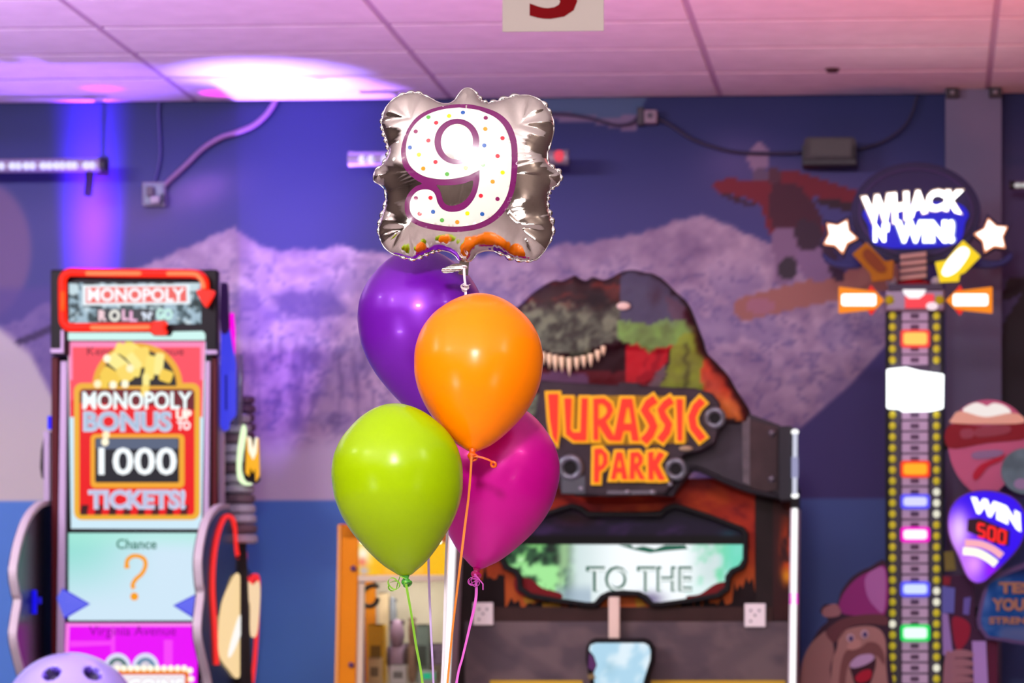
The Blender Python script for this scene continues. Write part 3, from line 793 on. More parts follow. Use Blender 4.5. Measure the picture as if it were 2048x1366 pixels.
for i, (x, y) in enumerate([(214, 717), (195, 768), (226, 770), (260, 737), (250, 768), (212, 870), (210, 884)]):
    S('sparkle_coin', ell(x, y, 7.5, 8, 14), 0.017 + 0.0004 * i, (255, 246, 214) if i % 2 == 0 else (255, 236, 190), 1.1)
g.part('banner_lettering', text('MONOPOLY', (165, 783, 384, 819), T0 - 0.021, 0.003, off=0.030), lit((238, 252, 252), 1.1), sub=sq)
bo = g.part('banner_lettering', text('BONUS', (166, 822, 344, 864), T0 - 0.020, 0.003, off=0.055), lit((196, 214, 240), 1.0), sub=sq)
g.part('banner_lettering', text('BONUS', (171, 826, 340, 858), T0 - 0.023, 0.002, off=0.005), lit((168, 188, 214), 1.0), sub=sq)
g.part('banner_lettering', text('UP', (352, 820, 383, 840), T0 - 0.021, 0.003, off=0.05), lit((255, 248, 236), 1.1), sub=sq)
g.part('banner_lettering', text('TO', (354, 842, 381, 860), T0 - 0.021, 0.003, off=0.05), lit((255, 240, 240), 1.1), sub=sq)
S('score_frame', rrect(181, 868, 369, 976, 10), 0.010, (244, 168, 40)); S('score_field', rrect(190, 876, 358, 965, 4), 0.012, (26, 28, 36))
S('score_sheen', rrect(192, 877, 356, 898, 4), 0.013, (86, 98, 124))
g.part('score_digits', text('1000', (197, 895, 353, 950), T0 - 0.017, 0.003, off=0.018), lit((246, 252, 255), 1.1), sub=sq)
g.part('banner_lettering', text('TICKETS!', (176, 979, 371, 1019), T0 - 0.014, 0.003, off=0.055), lit((208, 212, 240), 1.0), sub=sq)
g.part('banner_lettering', text('TICKETS!', (181, 983, 367, 1014), T0 - 0.017, 0.002, off=0.005), lit((184, 190, 222), 1.0), sub=sq)
def mint(px, py):
    c = np.zeros(px.shape + (3,)) + np.array((208, 232, 248.0))
    c = mix(c, sstep(330, 140, px) * sstep(1230, 1080, py), (150, 224, 214)); c = mix(c, sstep(1110, 1066, py) * 0.6, (170, 238, 220)); return c
s2 = painted(g, 'screen_square', 137, 1066, 403, 1241, T0, 8, mint, attr_mat('square glow', emit=1.0), th=0.01)
g.part('square_edge', board([(136, 1058), (404, 1058), (400, 1066), (138, 1066)], T0 + 0.001, 0.01), m_blk)
g.part('square_lettering', text('Chance', (233, 1078, 313, 1098), T0 - 0.004, 0.002, off=0.012), lit((16, 110, 84), 0.9), sub=s2)
qm = smooth_loop([(254, 1137), (254, 1122), (263, 1113), (276, 1112), (288, 1118), (291, 1131), (284, 1147), (272, 1158), (265, 1170), (268, 1177)], 5, False)
g.part('question_mark', board(stroke(qm, [10] * 3 + [8] * (len(qm) - 5) + [10, 11]), T0 - 0.004, 0.003), lit((250, 160, 14), 1.0), sub=s2)
g.part('question_dot', board(ell(268.5, 1193, 8, 8, 16), T0 - 0.004, 0.003), lit((250, 160, 14), 1.0), sub=s2)
s3 = g.part('screen_square', board([(133, 1246), (396, 1246), (392, 1420), (128, 1420)], T0, 0.012), lit((236, 0, 250), 1.0))
def S3(name, pts, lift, rgb, s=1.0): return g.part(name, board(pts, T0 - lift, 0.0012), lit(rgb, s), sub=s3)
S3('pale_border', [(132, 1246), (396, 1246), (395, 1253), (139, 1253), (134, 1380), (128, 1380)], 0.003, (255, 130, 236))
for p in ([(140, 1282), (224, 1282), (224, 1290), (140, 1294)], [(222, 1256), (230, 1256), (230, 1306), (222, 1306)], [(328, 1280), (345, 1280), (345, 1366), (328, 1366)]): S3('pale_band', p, 0.002, (248, 66, 250))
g.part('street_lettering', text('Virginia Avenue', (178, 1252, 352, 1277), T0 - 0.004, 0.001), lit((150, 0, 160), 0.9), sub=s3)
for x in (235, 291):
    S3('coin_rim', ell(x, 1335, 27, 29, 28), 0.004, (222, 222, 250)); S3('coin_ring', ell(x, 1337, 20, 22, 26), 0.006, (70, 110, 110) if x < 250 else (96, 136, 168)); S3('coin_hub', ell(x, 1334, 11, 12, 18), 0.008, (214, 206, 222))
S3('sign_frame', rrect(214, 1339, 378, 1430, 5), 0.010, (240, 150, 30)); S3('sign_edge', rrect(220, 1346, 374, 1430, 5), 0.012, (226, 40, 20)); S3('sign_field', rrect(222, 1349, 370, 1430, 4), 0.014, (246, 236, 242))
g.part('sign_lettering', text('2 COINS', (228, 1358, 366, 1384), T0 - 0.018, 0.002, off=0.02), lit((250, 252, 255), 1.15), sub=s3)
g.part('sign_lettering_edge', text('2 COINS', (227, 1356, 367, 1386), T0 - 0.0165, 0.001, off=0.045), lit((222, 208, 222), 0.9), sub=s3)
for i in range(12):
    q = R(221 + i * 13.4, 1336.5, T0 - 0.022); g.part('marquee_bulb', MB().ball((q.x, q.y, q.z), 0.0135, 0.01, 0.0135, 10, 7), lit((255, 250, 226), 1.1), sub=s3, smooth=True)
for i in range(3):
    q = R(380 + i * 2, 1341 + i * 17, T0 - 0.022); g.part('marquee_bulb', MB().ball((q.x, q.y, q.z), 0.0135, 0.01, 0.0135, 10, 7), lit((255, 250, 226), 1.1), sub=s3, smooth=True)
# blue pointers
m_bl = lit((104, 110, 246), 0.95)
def wedge(pts, apex):
    mb = MB(); v = [R(*p, T0 - 0.012) for p in pts] + [R(*apex, T0 - 0.05)]; n = len(pts)
    mb.add(v, [tuple(range(n))] + [(i, (i + 1) % n, n) for i in range(n)]); return mb
g.part('side_pointer', wedge([(124, 1177), (178, 1208), (128, 1236), (113, 1196)], (132, 1206)), [m_bl], bevel=0.002)
g.part('pointer_rim', board(stroke([(124, 1178), (178, 1208), (128, 1236)], 4), T0 - 0.014, 0.006), lit((52, 40, 214), 1.0))
g.part('side_pointer', wedge([(399, 1186), (398, 1240), (348, 1211)], (390, 1212)), [m_bl], bevel=0.002)
g.part('pointer_rim', board(stroke([(398, 1187), (348, 1211), (396, 1240)], 4), T0 - 0.014, 0.006), lit((52, 40, 214), 1.0))
# wavy side boards that stand out to the front of the screen
xl, xr = R(30, 1160, -1.62).x, R(401, 1160, -1.62).x
def side_board(name, x, front, back, th, m):
    pts = [RX(px, py, x) for px, py in front] + [RX(px, py, x) for px, py in back]
    pts = [(p.y, p.z) for p in pts]
    return g.part(name, MB().prism([pts], lambda p: (x - th, p[0], p[1]), lambda p: (x, p[0], p[1])), m, bevel=0.003)
def edge_strip(front, x, th, m):
    P = [p - Vector((th / 2 - 0.01, 0, 0)) for p in curve3([RX(px, py, x) for px, py in front], 5)]
    return g.part('edge_moulding', MB().strip([p + Vector((0, -0.004, 0)) for p in P], th + 0.002, 0.02, side=(1, 0, 0)), m)
LF = [(99, 1006), (80, 1010), (58, 1035), (42, 1075), (32, 1118), (29, 1150), (34, 1184), (38, 1202), (32, 1240), (29, 1275), (38, 1320), (50, 1366), (60, 1420)]
dx = 4
side_board('side_panel', xl, smooth_loop(LF, 4, False), [(130, 1420), (130, 1006)], 0.03, mat('dark side panel', (30, 26, 34), 0.25, spec=0.6))
edge_strip(LF, xl, 0.03, m_crm)
g.part('blue_glow_patch', rbox(50, 1180, 72, 1228, -1.35, -1.33), lit((14, 4, 232), 1.0), bevel=0.004)  # blue LED reflection on the side board, built as glowing patches
g.part('blue_glow_patch', rbox(70, 1194, 82, 1208, -1.34, -1.325), lit((20, 8, 200), 0.9), bevel=0.004)
RF = [(455, 1012), (436, 1016), (416, 1040), (405, 1078), (399, 1120), (401, 1165), (404, 1188), (399, 1232), (398, 1270), (406, 1312), (418, 1366), (424, 1420)]
side_board('side_panel', xr, smooth_loop(RF, 4, False), [(506, 1420), (512, 1300), (515, 1200), (515, 1155), (498, 1140), (488, 1116), (478, 1100), (470, 1060), (468, 1030)], 0.03, mat('dark side panel', (30, 26, 34), 0.25, spec=0.6))
edge_strip(RF, xr, 0.03, m_crm)
def on_side(name, pts, lift, m, th=0.004):
    P = [RX(px, py, xr) for px, py in pts]; P = [(p.y, p.z) for p in P]
    return g.part(name, MB().prism([P], lambda p: (xr + lift - th, p[0], p[1]), lambda p: (xr + lift, p[0], p[1])), m)
m_red = lit((246, 40, 30), 1.0)
on_side('red_outline', stroke(smooth_loop([(432, 1330), (428, 1250), (424, 1180), (426, 1120), (434, 1070), (446, 1038), (456, 1032), (466, 1044), (470, 1090), (474, 1115), (484, 1100), (488, 1112), (486, 1160), (496, 1172), (506, 1152), (514, 1162), (512, 1240), (508, 1310), (502, 1366)], 4, False), 8), 0.006, m_red)
on_side('dark_field', smooth_loop([(434, 1230), (430, 1130), (440, 1062), (454, 1042), (464, 1060), (468, 1110), (482, 1130), (480, 1160), (460, 1150), (444, 1200)], 4), 0.005, mat('dark art field', (40, 46, 54), 0.2, spec=0.7))
on_side('red_field', [(480, 1120), (490, 1150), (504, 1160), (506, 1175), (490, 1180), (482, 1160)], 0.0055, m_red)
on_side('cream_panel', smooth_loop([(472, 1146), (483, 1180), (486, 1250), (484, 1310), (474, 1356), (456, 1340), (436, 1310), (434, 1270), (440, 1210), (456, 1170)], 4), 0.008, lit((250, 216, 160), 1.0))
on_side('white_patch', smooth_loop([(476, 1230), (488, 1240), (490, 1262), (478, 1268), (464, 1300), (454, 1315), (454, 1300), (464, 1262)], 4), 0.011, lit((250, 246, 240), 1.05))
on_side('cream_bar', smooth_loop([(492, 1164), (504, 1170), (514, 1162), (517, 1190), (512, 1260), (504, 1275), (498, 1262), (498, 1210), (490, 1190)], 4), 0.008, lit((248, 214, 168), 1.0))
on_side('dark_field', [(488, 1280), (510, 1270), (508, 1330), (500, 1366), (484, 1366)], 0.005, mat('dark art field', (40, 46, 54), 0.2, spec=0.7))
# lit fins, tube and ribbed column on the right flank
g.part('top_fin', board(smooth_loop([(441, 572), (447, 566), (455, 570), (457, 620), (457, 660), (441, 660)], 3), YS + 0.10, 0.02), mat('violet plastic', (84, 56, 124), 0.3))
g.part('blue_fin', board([(441, 652), (458, 652), (470, 728), (470, 830), (458, 842), (456, 858), (446, 862), (440, 850)], YS + 0.12, 0.03), lit((64, 66, 236), 0.95), bevel=0.004)
g.part('fin_slot', board(stroke([(452, 750), (452, 820)], 4), YS + 0.115, 0.005), lit((30, 30, 150), 0.8))
P = [R(464, 626, YS + 0.15), R(465, 660, YS + 0.15), R(464, 700, YS + 0.15), R(463, 722, YS + 0.15)]
g.part('magenta_tube', MB().tube(P, [0.009, 0.013, 0.015, 0.012], 12), lit((255, 0, 226), 1.1), smooth=True)
q = R(463, 715, YS + 0.13); g.part('tube_lamp', MB().ball((q.x, q.y, q.z), 0.010, 0.01, 0.028, 10, 8), lit((255, 214, 255), 1.2), smooth=True)
P = [R(481, 710, YS + 0.2), R(480, 760, YS + 0.2), R(477, 850, YS + 0.2)]
g.part('silver_tube', MB().tube(P, [0.010, 0.014, 0.016], 12), mat('silver pipe', (170, 176, 196), 0.3, 0.5), smooth=True)
ALB[0] = 0.95
for i in range(13):
    y = 838 + i * 20; k = 0.5 + 0.5 * math.sin(i * 0.55 + 0.5)
    q = R(470 + i * 1.2, y, YS + 0.32)
    g.part('column_ring', MB().lathe([(0.055, -0.020), (0.068, -0.012), (0.068, 0.012), (0.055, 0.020)], 20, (q.x, q.y, q.z)), mat('ring grey', (176, 172, 190), 0.4) if i % 3 != 2 else mat('ring brown', (112, 92, 104), 0.4), smooth=False)
ALB[0] = 0.55
q0, q1 = R(462, 830, YS + 0.32), R(486, 1420, YS + 0.32)
g.part('column_post', MB().tube([(q0.x, q0.y, q0.z), (q1.x, q1.y, q1.z)], 0.045, 14), mat('dark bracket', (50, 42, 48), 0.5))
for i in range(6):
    q = R(492 + (i % 2) * 2, 800 + i * 18, YS + 0.46); g.part('column_ring', MB().lathe([(0.030, -0.018), (0.040, -0.010), (0.040, 0.010), (0.030, 0.018)], 16, (q.x, q.y, q.z)), mat('ring mauve', (136, 104, 140), 0.4))
g.part('rim_light', board(smooth_loop([(484, 852), (491, 856), (490, 880), (484, 910), (482, 940), (490, 962), (502, 966), (500, 970), (484, 968), (474, 950), (475, 900)], 4), YS + 0.22, 0.02), lit((232, 255, 206), 1.15))
g.part('letter_backing', board([(490, 876), (516, 876), (518, 960), (508, 968), (488, 958)], YS + 0.235, 0.03), m_blk)
lm = g.part('letter_m', board([(491, 946), (493, 874), (502, 880), (506, 905), (510, 880), (516, 876), (518, 950), (511, 962), (510, 930), (505, 945), (499, 930), (497, 952)], YS + 0.20, 0.02), lit((250, 176, 24), 1.05))
g.part('letter_glow', board([(495, 872), (502, 876), (506, 900), (510, 876), (515, 874), (513, 905), (506, 920), (497, 902)], YS + 0.195, 0.004), lit((255, 246, 220), 1.1), sub=lm)
g.part('control_shelf', MB().box(xl + 0.002, xr - 0.032, -1.55, YS, 0.03, 0.86), m_blk, bevel=0.01)

# ------------------------------------------------------------------ lilac bowling ball on its stand, lower left
YB = -2.55
qc = R(140, 1440, YB); rb = (R(140 + 134, 1440, YB) - qc).x
t = Thing('bowling_ball', 'huge glossy lilac bowling ball with two dark finger holes at the lower left', 'ball', (qc.x, qc.y, qc.z - rb))
bm = bmesh.new(); bmesh.ops.create_icosphere(bm, subdivisions=6, radius=rb)
hd = []
for hx, hy in ((127, 1345), (204, 1345)):
    w0 = R(hx, hy, YB); dxn, dz = (w0.x - qc.x) / rb, (w0.z - qc.z) / rb
    hd.append(Vector((dxn, -math.sqrt(max(0, 1 - dxn * dxn - dz * dz)), dz)))
ALB[0] = 1.0
rh = 15.0 / 134
mats = [mat('lilac ball', (186, 176, 255), 0.14, spec=0.6, coat=0.6), mat('finger hole dark', (34, 16, 78), 0.5), mat('hole rim violet', (110, 84, 224), 0.3)]
for v in bm.verts:
    n = v.co.normalized()
    for d_ in hd:
        a = math.acos(max(-1, min(1, n.dot(d_))))
        if a < rh * 1.3: v.co = n * rb * (1 - 0.16 * (1 - sstep(rh * 0.75, rh * 1.3, np.array(a)).item()))
for f in bm.faces:
    n = f.calc_center_median().normalized()
    for d_ in hd:
        a = math.acos(max(-1, min(1, n.dot(d_))))
        if a < rh * 1.12: f.material_index = 1
        elif a < rh * 1.3 and f.material_index == 0: f.material_index = 2
mb = MB(); bm.verts.index_update()
mb.v = [tuple(v.co + qc) for v in bm.verts]; mb.f = [tuple(v.index for v in f.verts) for f in bm.faces]; mb.mi = [f.material_index for f in bm.faces]; bm.free()
t.part('shell', mb, mats, smooth=True, recalc=False)
t2 = Thing('ball_stand', 'dark round plinth under the lilac bowling ball', 'stand', (qc.x, qc.y, 0))
ALB[0] = 0.55; zt = qc.z - rb
t2.part('column', MB().lathe([(0.14, 0.03), (0.12, zt - 0.02)], 24, (qc.x, qc.y, 0)), m_blk)
t2.part('foot', MB().lathe([(0.26, 0), (0.26, 0.03), (0.2, 0.04)], 28, (qc.x, qc.y, 0)), m_blk)
t2.part('cradle', MB().lathe([(0.12, zt - 0.03), (0.17, zt - 0.004), (0.165, zt + 0.03), (0.14, zt - 0.001)], 28, (qc.x, qc.y, 0)), m_lil)

# ================================================================== orange prize crane behind the lime balloon
YC = -1.0
ALB[0] = 0.8
m_or_ = mat('orange cabinet', (236, 142, 14), 0.4, noise=(2, 0.08)); m_ora = mat('deep orange cabinet', (214, 112, 12), 0.4)
m_cream = mat('cream trim', (226, 208, 176), 0.4)
c = Thing('prize_crane', 'orange framed prize crane cabinet behind the lime balloon', 'crane machine', (R(790, 1300, YC).x, -0.6, 0))
zl = R(0, 1050, YC).z
xa, xb = R(676, 1300, YC).x, R(908, 1300, YC).x
c.part('lower_cabinet', MB().box(xa, xb, YC, -0.25, 0.04, 0.92), m_or_, bevel=0.01)
c.part('corner_post', board([(679, 1050), (717, 1050), (710, 1420), (670, 1420)], YC - 0.02, 0.08), m_or_, bevel=0.008)
c.part('post_edge', board([(676, 1050), (682, 1050), (675, 1420), (668, 1420)], YC - 0.028, 0.02), mat('pale post edge', (240, 170, 90), 0.35))
c.part('corner_post', MB().box(xb - 0.03, xb, YC - 0.02, YC + 0.06, 0.92, zl), m_or_, bevel=0.008)
c.part('rear_post', MB().box(xa + 0.002, xa + 0.05, -0.31, -0.25, 0.92, zl), m_or_)
c.part('rear_post', MB().box(xb - 0.05, xb - 0.002, -0.31, -0.25, 0.92, zl), m_or_)
c.part('top_beam', MB().box(xa, xb, YC - 0.02, -0.25, zl - 0.07, zl), m_ora, bevel=0.008)
def flame(px, py):
    n = fbm(px / 28, py / 22, 3); cc = np.zeros(px.shape + (3,)) + np.array((252, 190, 10.0))
    cc = mix(cc, sstep(0.5, 0.75, n), (255, 236, 120)); cc = mix(cc, sstep(1120, 1150, py) * sstep(0.4, 0.6, n) * 0.6, (255, 150, 10)); cc = mix(cc, np.exp(-(((px - 726) / 16) ** 2 + ((py - 1108) / 22) ** 2)), (255, 250, 230))
    cc = mix(cc, np.exp(-(((px - 724) / 9) ** 2 + ((py - 1124) / 8) ** 2)), (240, 110, 90)); cc = mix(cc, np.exp(-(((px - 728) / 10) ** 2 + ((py - 1142) / 8) ** 2)), (190, 180, 200)); return cc
painted(c, 'lit_header', 717, 1086, 895, 1150, YC - 0.006, 5, flame, attr_mat('header glow', emit=1.0), th=0.02)
c.part('header_rail', rbox(716, 1151, 896, 1163, YC - 0.02, YC + 0.02), m_cream, bevel=0.003)
c.part('window_moulding', board([(715, 1166), (728, 1166), (724, 1420), (708, 1420)], YC - 0.006, 0.03), m_cream, bevel=0.003)
for y in (1137, 1330):
    q = R(707 if y < 1200 else 703, y, YC - 0.02)
    c.part('bolt', MB().lathe([(0.013, 0), (0.013, 0.008), (0.006, 0.012)], 12, q, (0, -1, 0)), mat('bolt mauve', (110, 74, 110), 0.4, 0.6))
def inner(px, py):
    n = fbm(px / 40, py / 40, 3); cc = np.zeros(px.shape + (3,)) + np.array((176, 168, 150.0))
    cc = mix(cc, sstep(0.35, 0.65, n) * 0.5, (150, 140, 150)); cc = mix(cc, sstep(1200, 1280, py) * sstep(760, 860, px) * 0.4, (168, 160, 186)); return cc
xi0, xi1 = xa + 0.03, xb - 0.03
c.part('back_panel', MB().box(xi0, xi1, -0.30, -0.27, 0.92, zl - 0.07), mat('crane back panel', (206, 198, 178), 0.6, noise=(6, 0.12)))
c.part('deck', MB().box(xi0, xi1, YC + 0.06, -0.30, 0.90, 1.20), mat('crane deck', (190, 176, 160), 0.5))
c.part('interior_lamp', MB().box(xi0 + 0.05, xi1 - 0.05, YC + 0.10, YC + 0.16, zl - 0.10, zl - 0.07), emi('crane lamp', (255, 240, 210), 6.0))
lp_ = area('crane_lamp', room2world(((xi0 + xi1) / 2, (YC - 0.3) / 2, zl - 0.11)), room2world(((xi0 + xi1) / 2, (YC - 0.3) / 2 - 0.05, 0)), 0.3, 0.3, 6.5, (1.0, 0.95, 0.85))
c.part('glass_pane', rbox(716, 1163, 894, 1420, YC + 0.012, YC + 0.018), glass_mat('crane glass', (238, 238, 236), 0.06))
# crane claw
claw = [R(744, 1160, YC + 0.3), R(744, 1182, YC + 0.3)]
hk = c.part('claw', MB().tube(curve3([R(x, y, YC + 0.3) for x, y in ((758, 1172), (742, 1172), (727, 1182), (722, 1196), (727, 1208), (740, 1213), (752, 1206), (756, 1196))], 5), 0.0105, 8), mat('claw black', (44, 38, 34), 0.4), smooth=True)
q = R(750, 1170, YC + 0.3)
c.part('claw_cable', MB().tube([(q.x, q.y, q.z), (q.x, q.y, zl - 0.08)], 0.006, 6), mat('claw black', (44, 38, 34), 0.4))
c.part('claw_motor', MB().lathe([(0.03, -0.05), (0.034, 0.0), (0.02, 0.02)], 14, (q.x, q.y, zl - 0.10)), mat('claw grey', (120, 110, 104), 0.4))
def prize(name, label, cat, x0, y0, x1, y1, dY, rgb, kind='box'):
    Y = YC + dY; a, b = R(x0, y1, Y), R(x1, y0, Y); zb = max(1.2003, a.z) if kind != 'hang' else a.z
    w = (b.x - a.x); mx = (a.x + b.x) / 2
    t = Thing(name, label, cat, (mx, Y, zb), group='prizes inside the orange crane')
    m = mat('prize %d %d %d' % rgb, rgb, 0.5, noise=(25, 0.12)); m2 = mat('prize trim %d %d %d' % rgb, tuple(int(k * 0.6) for k in rgb), 0.5)
    if kind == 'box':
        t.part('carton', MB().box(a.x, b.x, Y, Y + min(w, 0.1), zb, b.z), m, bevel=0.004)
        t.part('lid_flap', MB().box(a.x + 0.004, b.x - 0.004, Y - 0.002, Y + min(w, 0.1) * 0.9, b.z, b.z + 0.004), m2)
        t.part('label_panel', MB().box(a.x + w * 0.2, b.x - w * 0.2, Y - 0.002, Y, zb + (b.z - zb) * 0.3, zb + (b.z - zb) * 0.65), m2)
    else:
        h = b.z - zb; r = w / 2
        t.part('body', MB().ball((mx, Y + r, zb + h * 0.33), r, r * 0.8, h * 0.33, 16, 10), m, smooth=True)
        t.part('head', MB().ball((mx, Y + r * 0.8, zb + h * 0.76), r * 0.72, r * 0.65, h * 0.24, 16, 10), m, smooth=True)
        for s in (-1, 1):
            t.part('ear', MB().ball((mx + s * r * 0.5, Y + r * 0.8, zb + h * 0.95), r * 0.25, r * 0.16, r * 0.28, 10, 7), m2, smooth=True)
            t.part('arm', MB().ball((mx + s * r * 0.85, Y + r * 0.5, zb + h * 0.42), r * 0.28, r * 0.3, h * 0.16, 10, 7), m2, smooth=True)
prize('prize_box', 'tall mustard yellow prize box at the left inside the crane', 'box', 735, 1250, 768, 1372, 0.22, (214, 166, 30))
prize('prize_box', 'beige prize box standing in front of the yellow one', 'box', 736, 1316, 762, 1372, 0.12, (206, 176, 128))
prize('prize_box', 'teal grey prize box near the right of the crane window', 'box', 832, 1250, 858, 1372, 0.42, (122, 142, 140))
prize('prize_box', 'dusty violet prize box lying low at the right of the crane', 'box', 806, 1288, 884, 1330, 0.55, (132, 112, 140))
prize('prize_box', 'pale white prize box low at the middle of the crane', 'box', 780, 1330, 812, 1372, 0.14, (206, 202, 198))
prize('prize_box', 'cream prize box at the back beside the claw', 'box', 756, 1186, 776, 1372, 0.52, (206, 184, 148))
prize('plush_toy', 'mauve plush toy in the middle of the crane', 'plush toy', 772, 1238, 812, 1372, 0.36, (160, 132, 160), 'plush')
prize('plush_toy', 'brown plush toy beside the teal grey prize box', 'plush toy', 812, 1232, 834, 1372, 0.30, (150, 122, 104), 'plush')
prize('plush_toy', 'small blue grey plush toy with ears high at the back', 'plush toy', 770, 1192, 796, 1372, 0.58, (140, 146, 160), 'plush')
t = Thing('ticket_counter', 'small counter box with a glowing green display inside the crane', 'display', (R(862, 1350, YC + 0.1).x, YC + 0.1, 1.2003))
t.part('casing', MB().box(R(838, 1350, YC + 0.1).x, R(886, 1350, YC + 0.1).x - 0.03, YC + 0.1, YC + 0.16, 1.2003, R(0, 1341, YC + 0.1).z), mat('pale casing', (190, 196, 190), 0.4), bevel=0.004)
for x0, x1 in ((846, 862), (868, 884)):
    t.part('digit_window', rbox(x0, 1346, min(x1, 870), 1358, YC + 0.095, YC + 0.1), emi('green digits', (30, 200, 150), 1.0))

ALB[0] = 0.5
# ================================================================== dinosaur shooter cabinet
YJ, YT, YF = -1.20, -1.34, -1.50
m_brown = mat('dark brown cabinet', (50, 34, 34), 0.5, noise=(8, 0.2)); m_steel = mat('painted steel', (84, 76, 84), 0.5, 0.15, noise=(10, 0.22)); m_rust = mat('rusty plate', (92, 74, 74), 0.6, noise=(14, 0.2))
m_black = mat('bezel black', (30, 24, 28), 0.45)
j = Thing('arcade_cabinet', 'wide dinosaur shooting cabinet with dino head topper and lit posts', 'arcade machine', (R(1245, 1300, YJ).x, -0.7, 0))
xL, xR = R(907, 1300, YJ).x, R(1583, 1300, YJ).x
def mir(pts): return [(2494 - x, y) for x, y in pts]
# body
j.part('lower_cabinet', MB().box(xL, xR, YJ + 0.03, -0.2, 0.03, R(0, 960, YJ).z), m_brown, bevel=0.01)
ALB[0] = 0.85
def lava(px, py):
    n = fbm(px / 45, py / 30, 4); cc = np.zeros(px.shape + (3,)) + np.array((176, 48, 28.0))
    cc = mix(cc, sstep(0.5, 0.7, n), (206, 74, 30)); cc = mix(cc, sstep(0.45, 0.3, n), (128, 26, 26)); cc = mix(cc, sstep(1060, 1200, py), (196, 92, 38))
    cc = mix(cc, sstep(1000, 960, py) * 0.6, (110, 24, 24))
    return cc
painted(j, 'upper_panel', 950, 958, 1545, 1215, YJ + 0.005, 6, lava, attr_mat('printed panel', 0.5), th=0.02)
ALB[0] = 0.5
# dark foliage printed over the panel
m_fol = mat('dark print', (44, 26, 28), 0.6)
rf = random.Random(5)
def fol(x0, x1, yb, yt, n):
    pts = [(x0, yb)]
    for i in range(n):
        x = x0 + (x1 - x0) * (i + 0.5) / n; pts.append((x, yt + rf.uniform(-14, 14) + 30 * abs(i / n - 0.5))); pts.append((x + (x1 - x0) / n * 0.4, yt + rf.uniform(6, 26)))
    return pts + [(x1, yb)]
j.part('printed_foliage', board(fol(930, 1010, 1225, 1140, 7), YJ - 0.001, 0.004), m_fol)
j.part('printed_foliage', board(fol(1000, 1180, 1225, 1196, 12), YJ - 0.0015, 0.004), m_fol)
j.part('printed_foliage', board(fol(1310, 1500, 1225, 1194, 12), YJ - 0.0015, 0.004), m_fol)
j.part('printed_foliage', board(fol(1462, 1560, 1225, 1160, 8), YJ - 0.001, 0.004), m_fol)
for p in ([(1046, 1196), (1060, 1192), (1072, 1204), (1050, 1208)], [(1084, 1206), (1120, 1204), (1122, 1215), (1086, 1214)], [(1270, 1196), (1282, 1198), (1292, 1212), (1272, 1214)], [(1330, 1208), (1360, 1204), (1362, 1212), (1332, 1214)]):
    j.part('printed_flame', board(p, YJ - 0.004, 0.002), mat('flame print', (226, 160, 50), 0.6))
j.part('side_stile', rbox(905, 1040, 946, 1420, YJ - 0.03, YJ + 0.03), m_brown, bevel=0.004)
j.part('side_stile', rbox(1510, 990, 1583, 1420, YJ - 0.02, YJ + 0.03), m_brown, bevel=0.004)
def ember(px, py):
    n = fbm(px / 16, py / 26, 3); cc = np.zeros(px.shape + (3,)) + np.array((58, 30, 30.0)); k = sstep(1550, 1578, px) * np.exp(-((py - 1105) / 62) ** 2)
    cc = mix(cc, k * sstep(0.3, 0.6, n) * 1.3, (206, 70, 26)); cc = mix(cc, np.exp(-(((px - 1574) / 10) ** 2 + ((py - 1152) / 16) ** 2)), (240, 160, 30)); return cc
painted(j, 'side_print', 1546, 1000, 1582, 1240, YJ - 0.024, 5, ember, attr_mat('printed panel', 0.5), th=0.003)
j.part('wood_rail', rbox(948, 1214, 1545, 1243, YJ - 0.03, YJ + 0.02), mat('brown rail', (78, 50, 46), 0.5, noise=(12, 0.15)), bevel=0.003)
# bezel ring and screen
half = [(1247, 1023), (1318, 1023), (1330, 1012), (1350, 1006), (1372, 1012), (1420, 1028), (1462, 1044), (1488, 1054), (1496, 1066), (1495, 1122), (1488, 1138), (1468, 1147), (1461, 1158), (1460, 1180), (1438, 1196), (1380, 1206), (1322, 1214), (1300, 1214), (1286, 1200), (1272, 1192), (1247, 1192)]
inn = [(1247, 1034), (1322, 1034), (1336, 1022), (1352, 1017), (1370, 1022), (1416, 1037), (1458, 1053), (1480, 1062), (1486, 1070), (1485, 1118), (1478, 1130), (1460, 1138), (1450, 1152), (1449, 1174), (1432, 1186), (1378, 1196), (1322, 1204), (1306, 1204), (1294, 1190), (1278, 1182), (1247, 1182)]
full = half + [(2494 - x, y) for x, y in half[-2:0:-1]]; fin = inn + [(2494 - x, y) for x, y in inn[-2:0:-1]]
bz = j.part('screen_bezel', board(full, YJ - 0.06, 0.075, holes=[fin]), m_black, bevel=0.005)
def hood(px, py):
    n = fbm(px / 40, py / 18, 3); cc = np.zeros(px.shape + (3,)) + np.array((40, 26, 58.0)); cc = mix(cc, sstep(0.45, 0.7, n), (72, 46, 98)); cc = mix(cc, np.exp(-(((px - 1150) / 40) ** 2 + ((py - 1038) / 14) ** 2)), (48, 8, 20))
    cc = mix(cc, sstep(1066, 1076, py), (14, 6, 12)); cc = mix(cc, np.exp(-(((px - 1458) / 18) ** 2 + ((py - 1066) / 6) ** 2)), (36, 84, 104)); return cc
fing = grow(fin, 4)
def clip_h(poly, y, keep_above):
    out = []
    for i in range(len(poly)):
        a_, b_ = poly[i], poly[(i + 1) % len(poly)]; ia, ib = (a_[1] <= y) == keep_above, (b_[1] <= y) == keep_above
        if ia: out.append(a_)
        if ia != ib: k_ = (y - a_[1]) / (b_[1] - a_[1]); out.append((a_[0] + (b_[0] - a_[0]) * k_, y))
    return out
region_print(j, 'hood_panel', clip_h(fing, 1089, True), YJ - 0.012, 6, hood, attr_mat('printed panel gloss', 0.35), sub=bz)
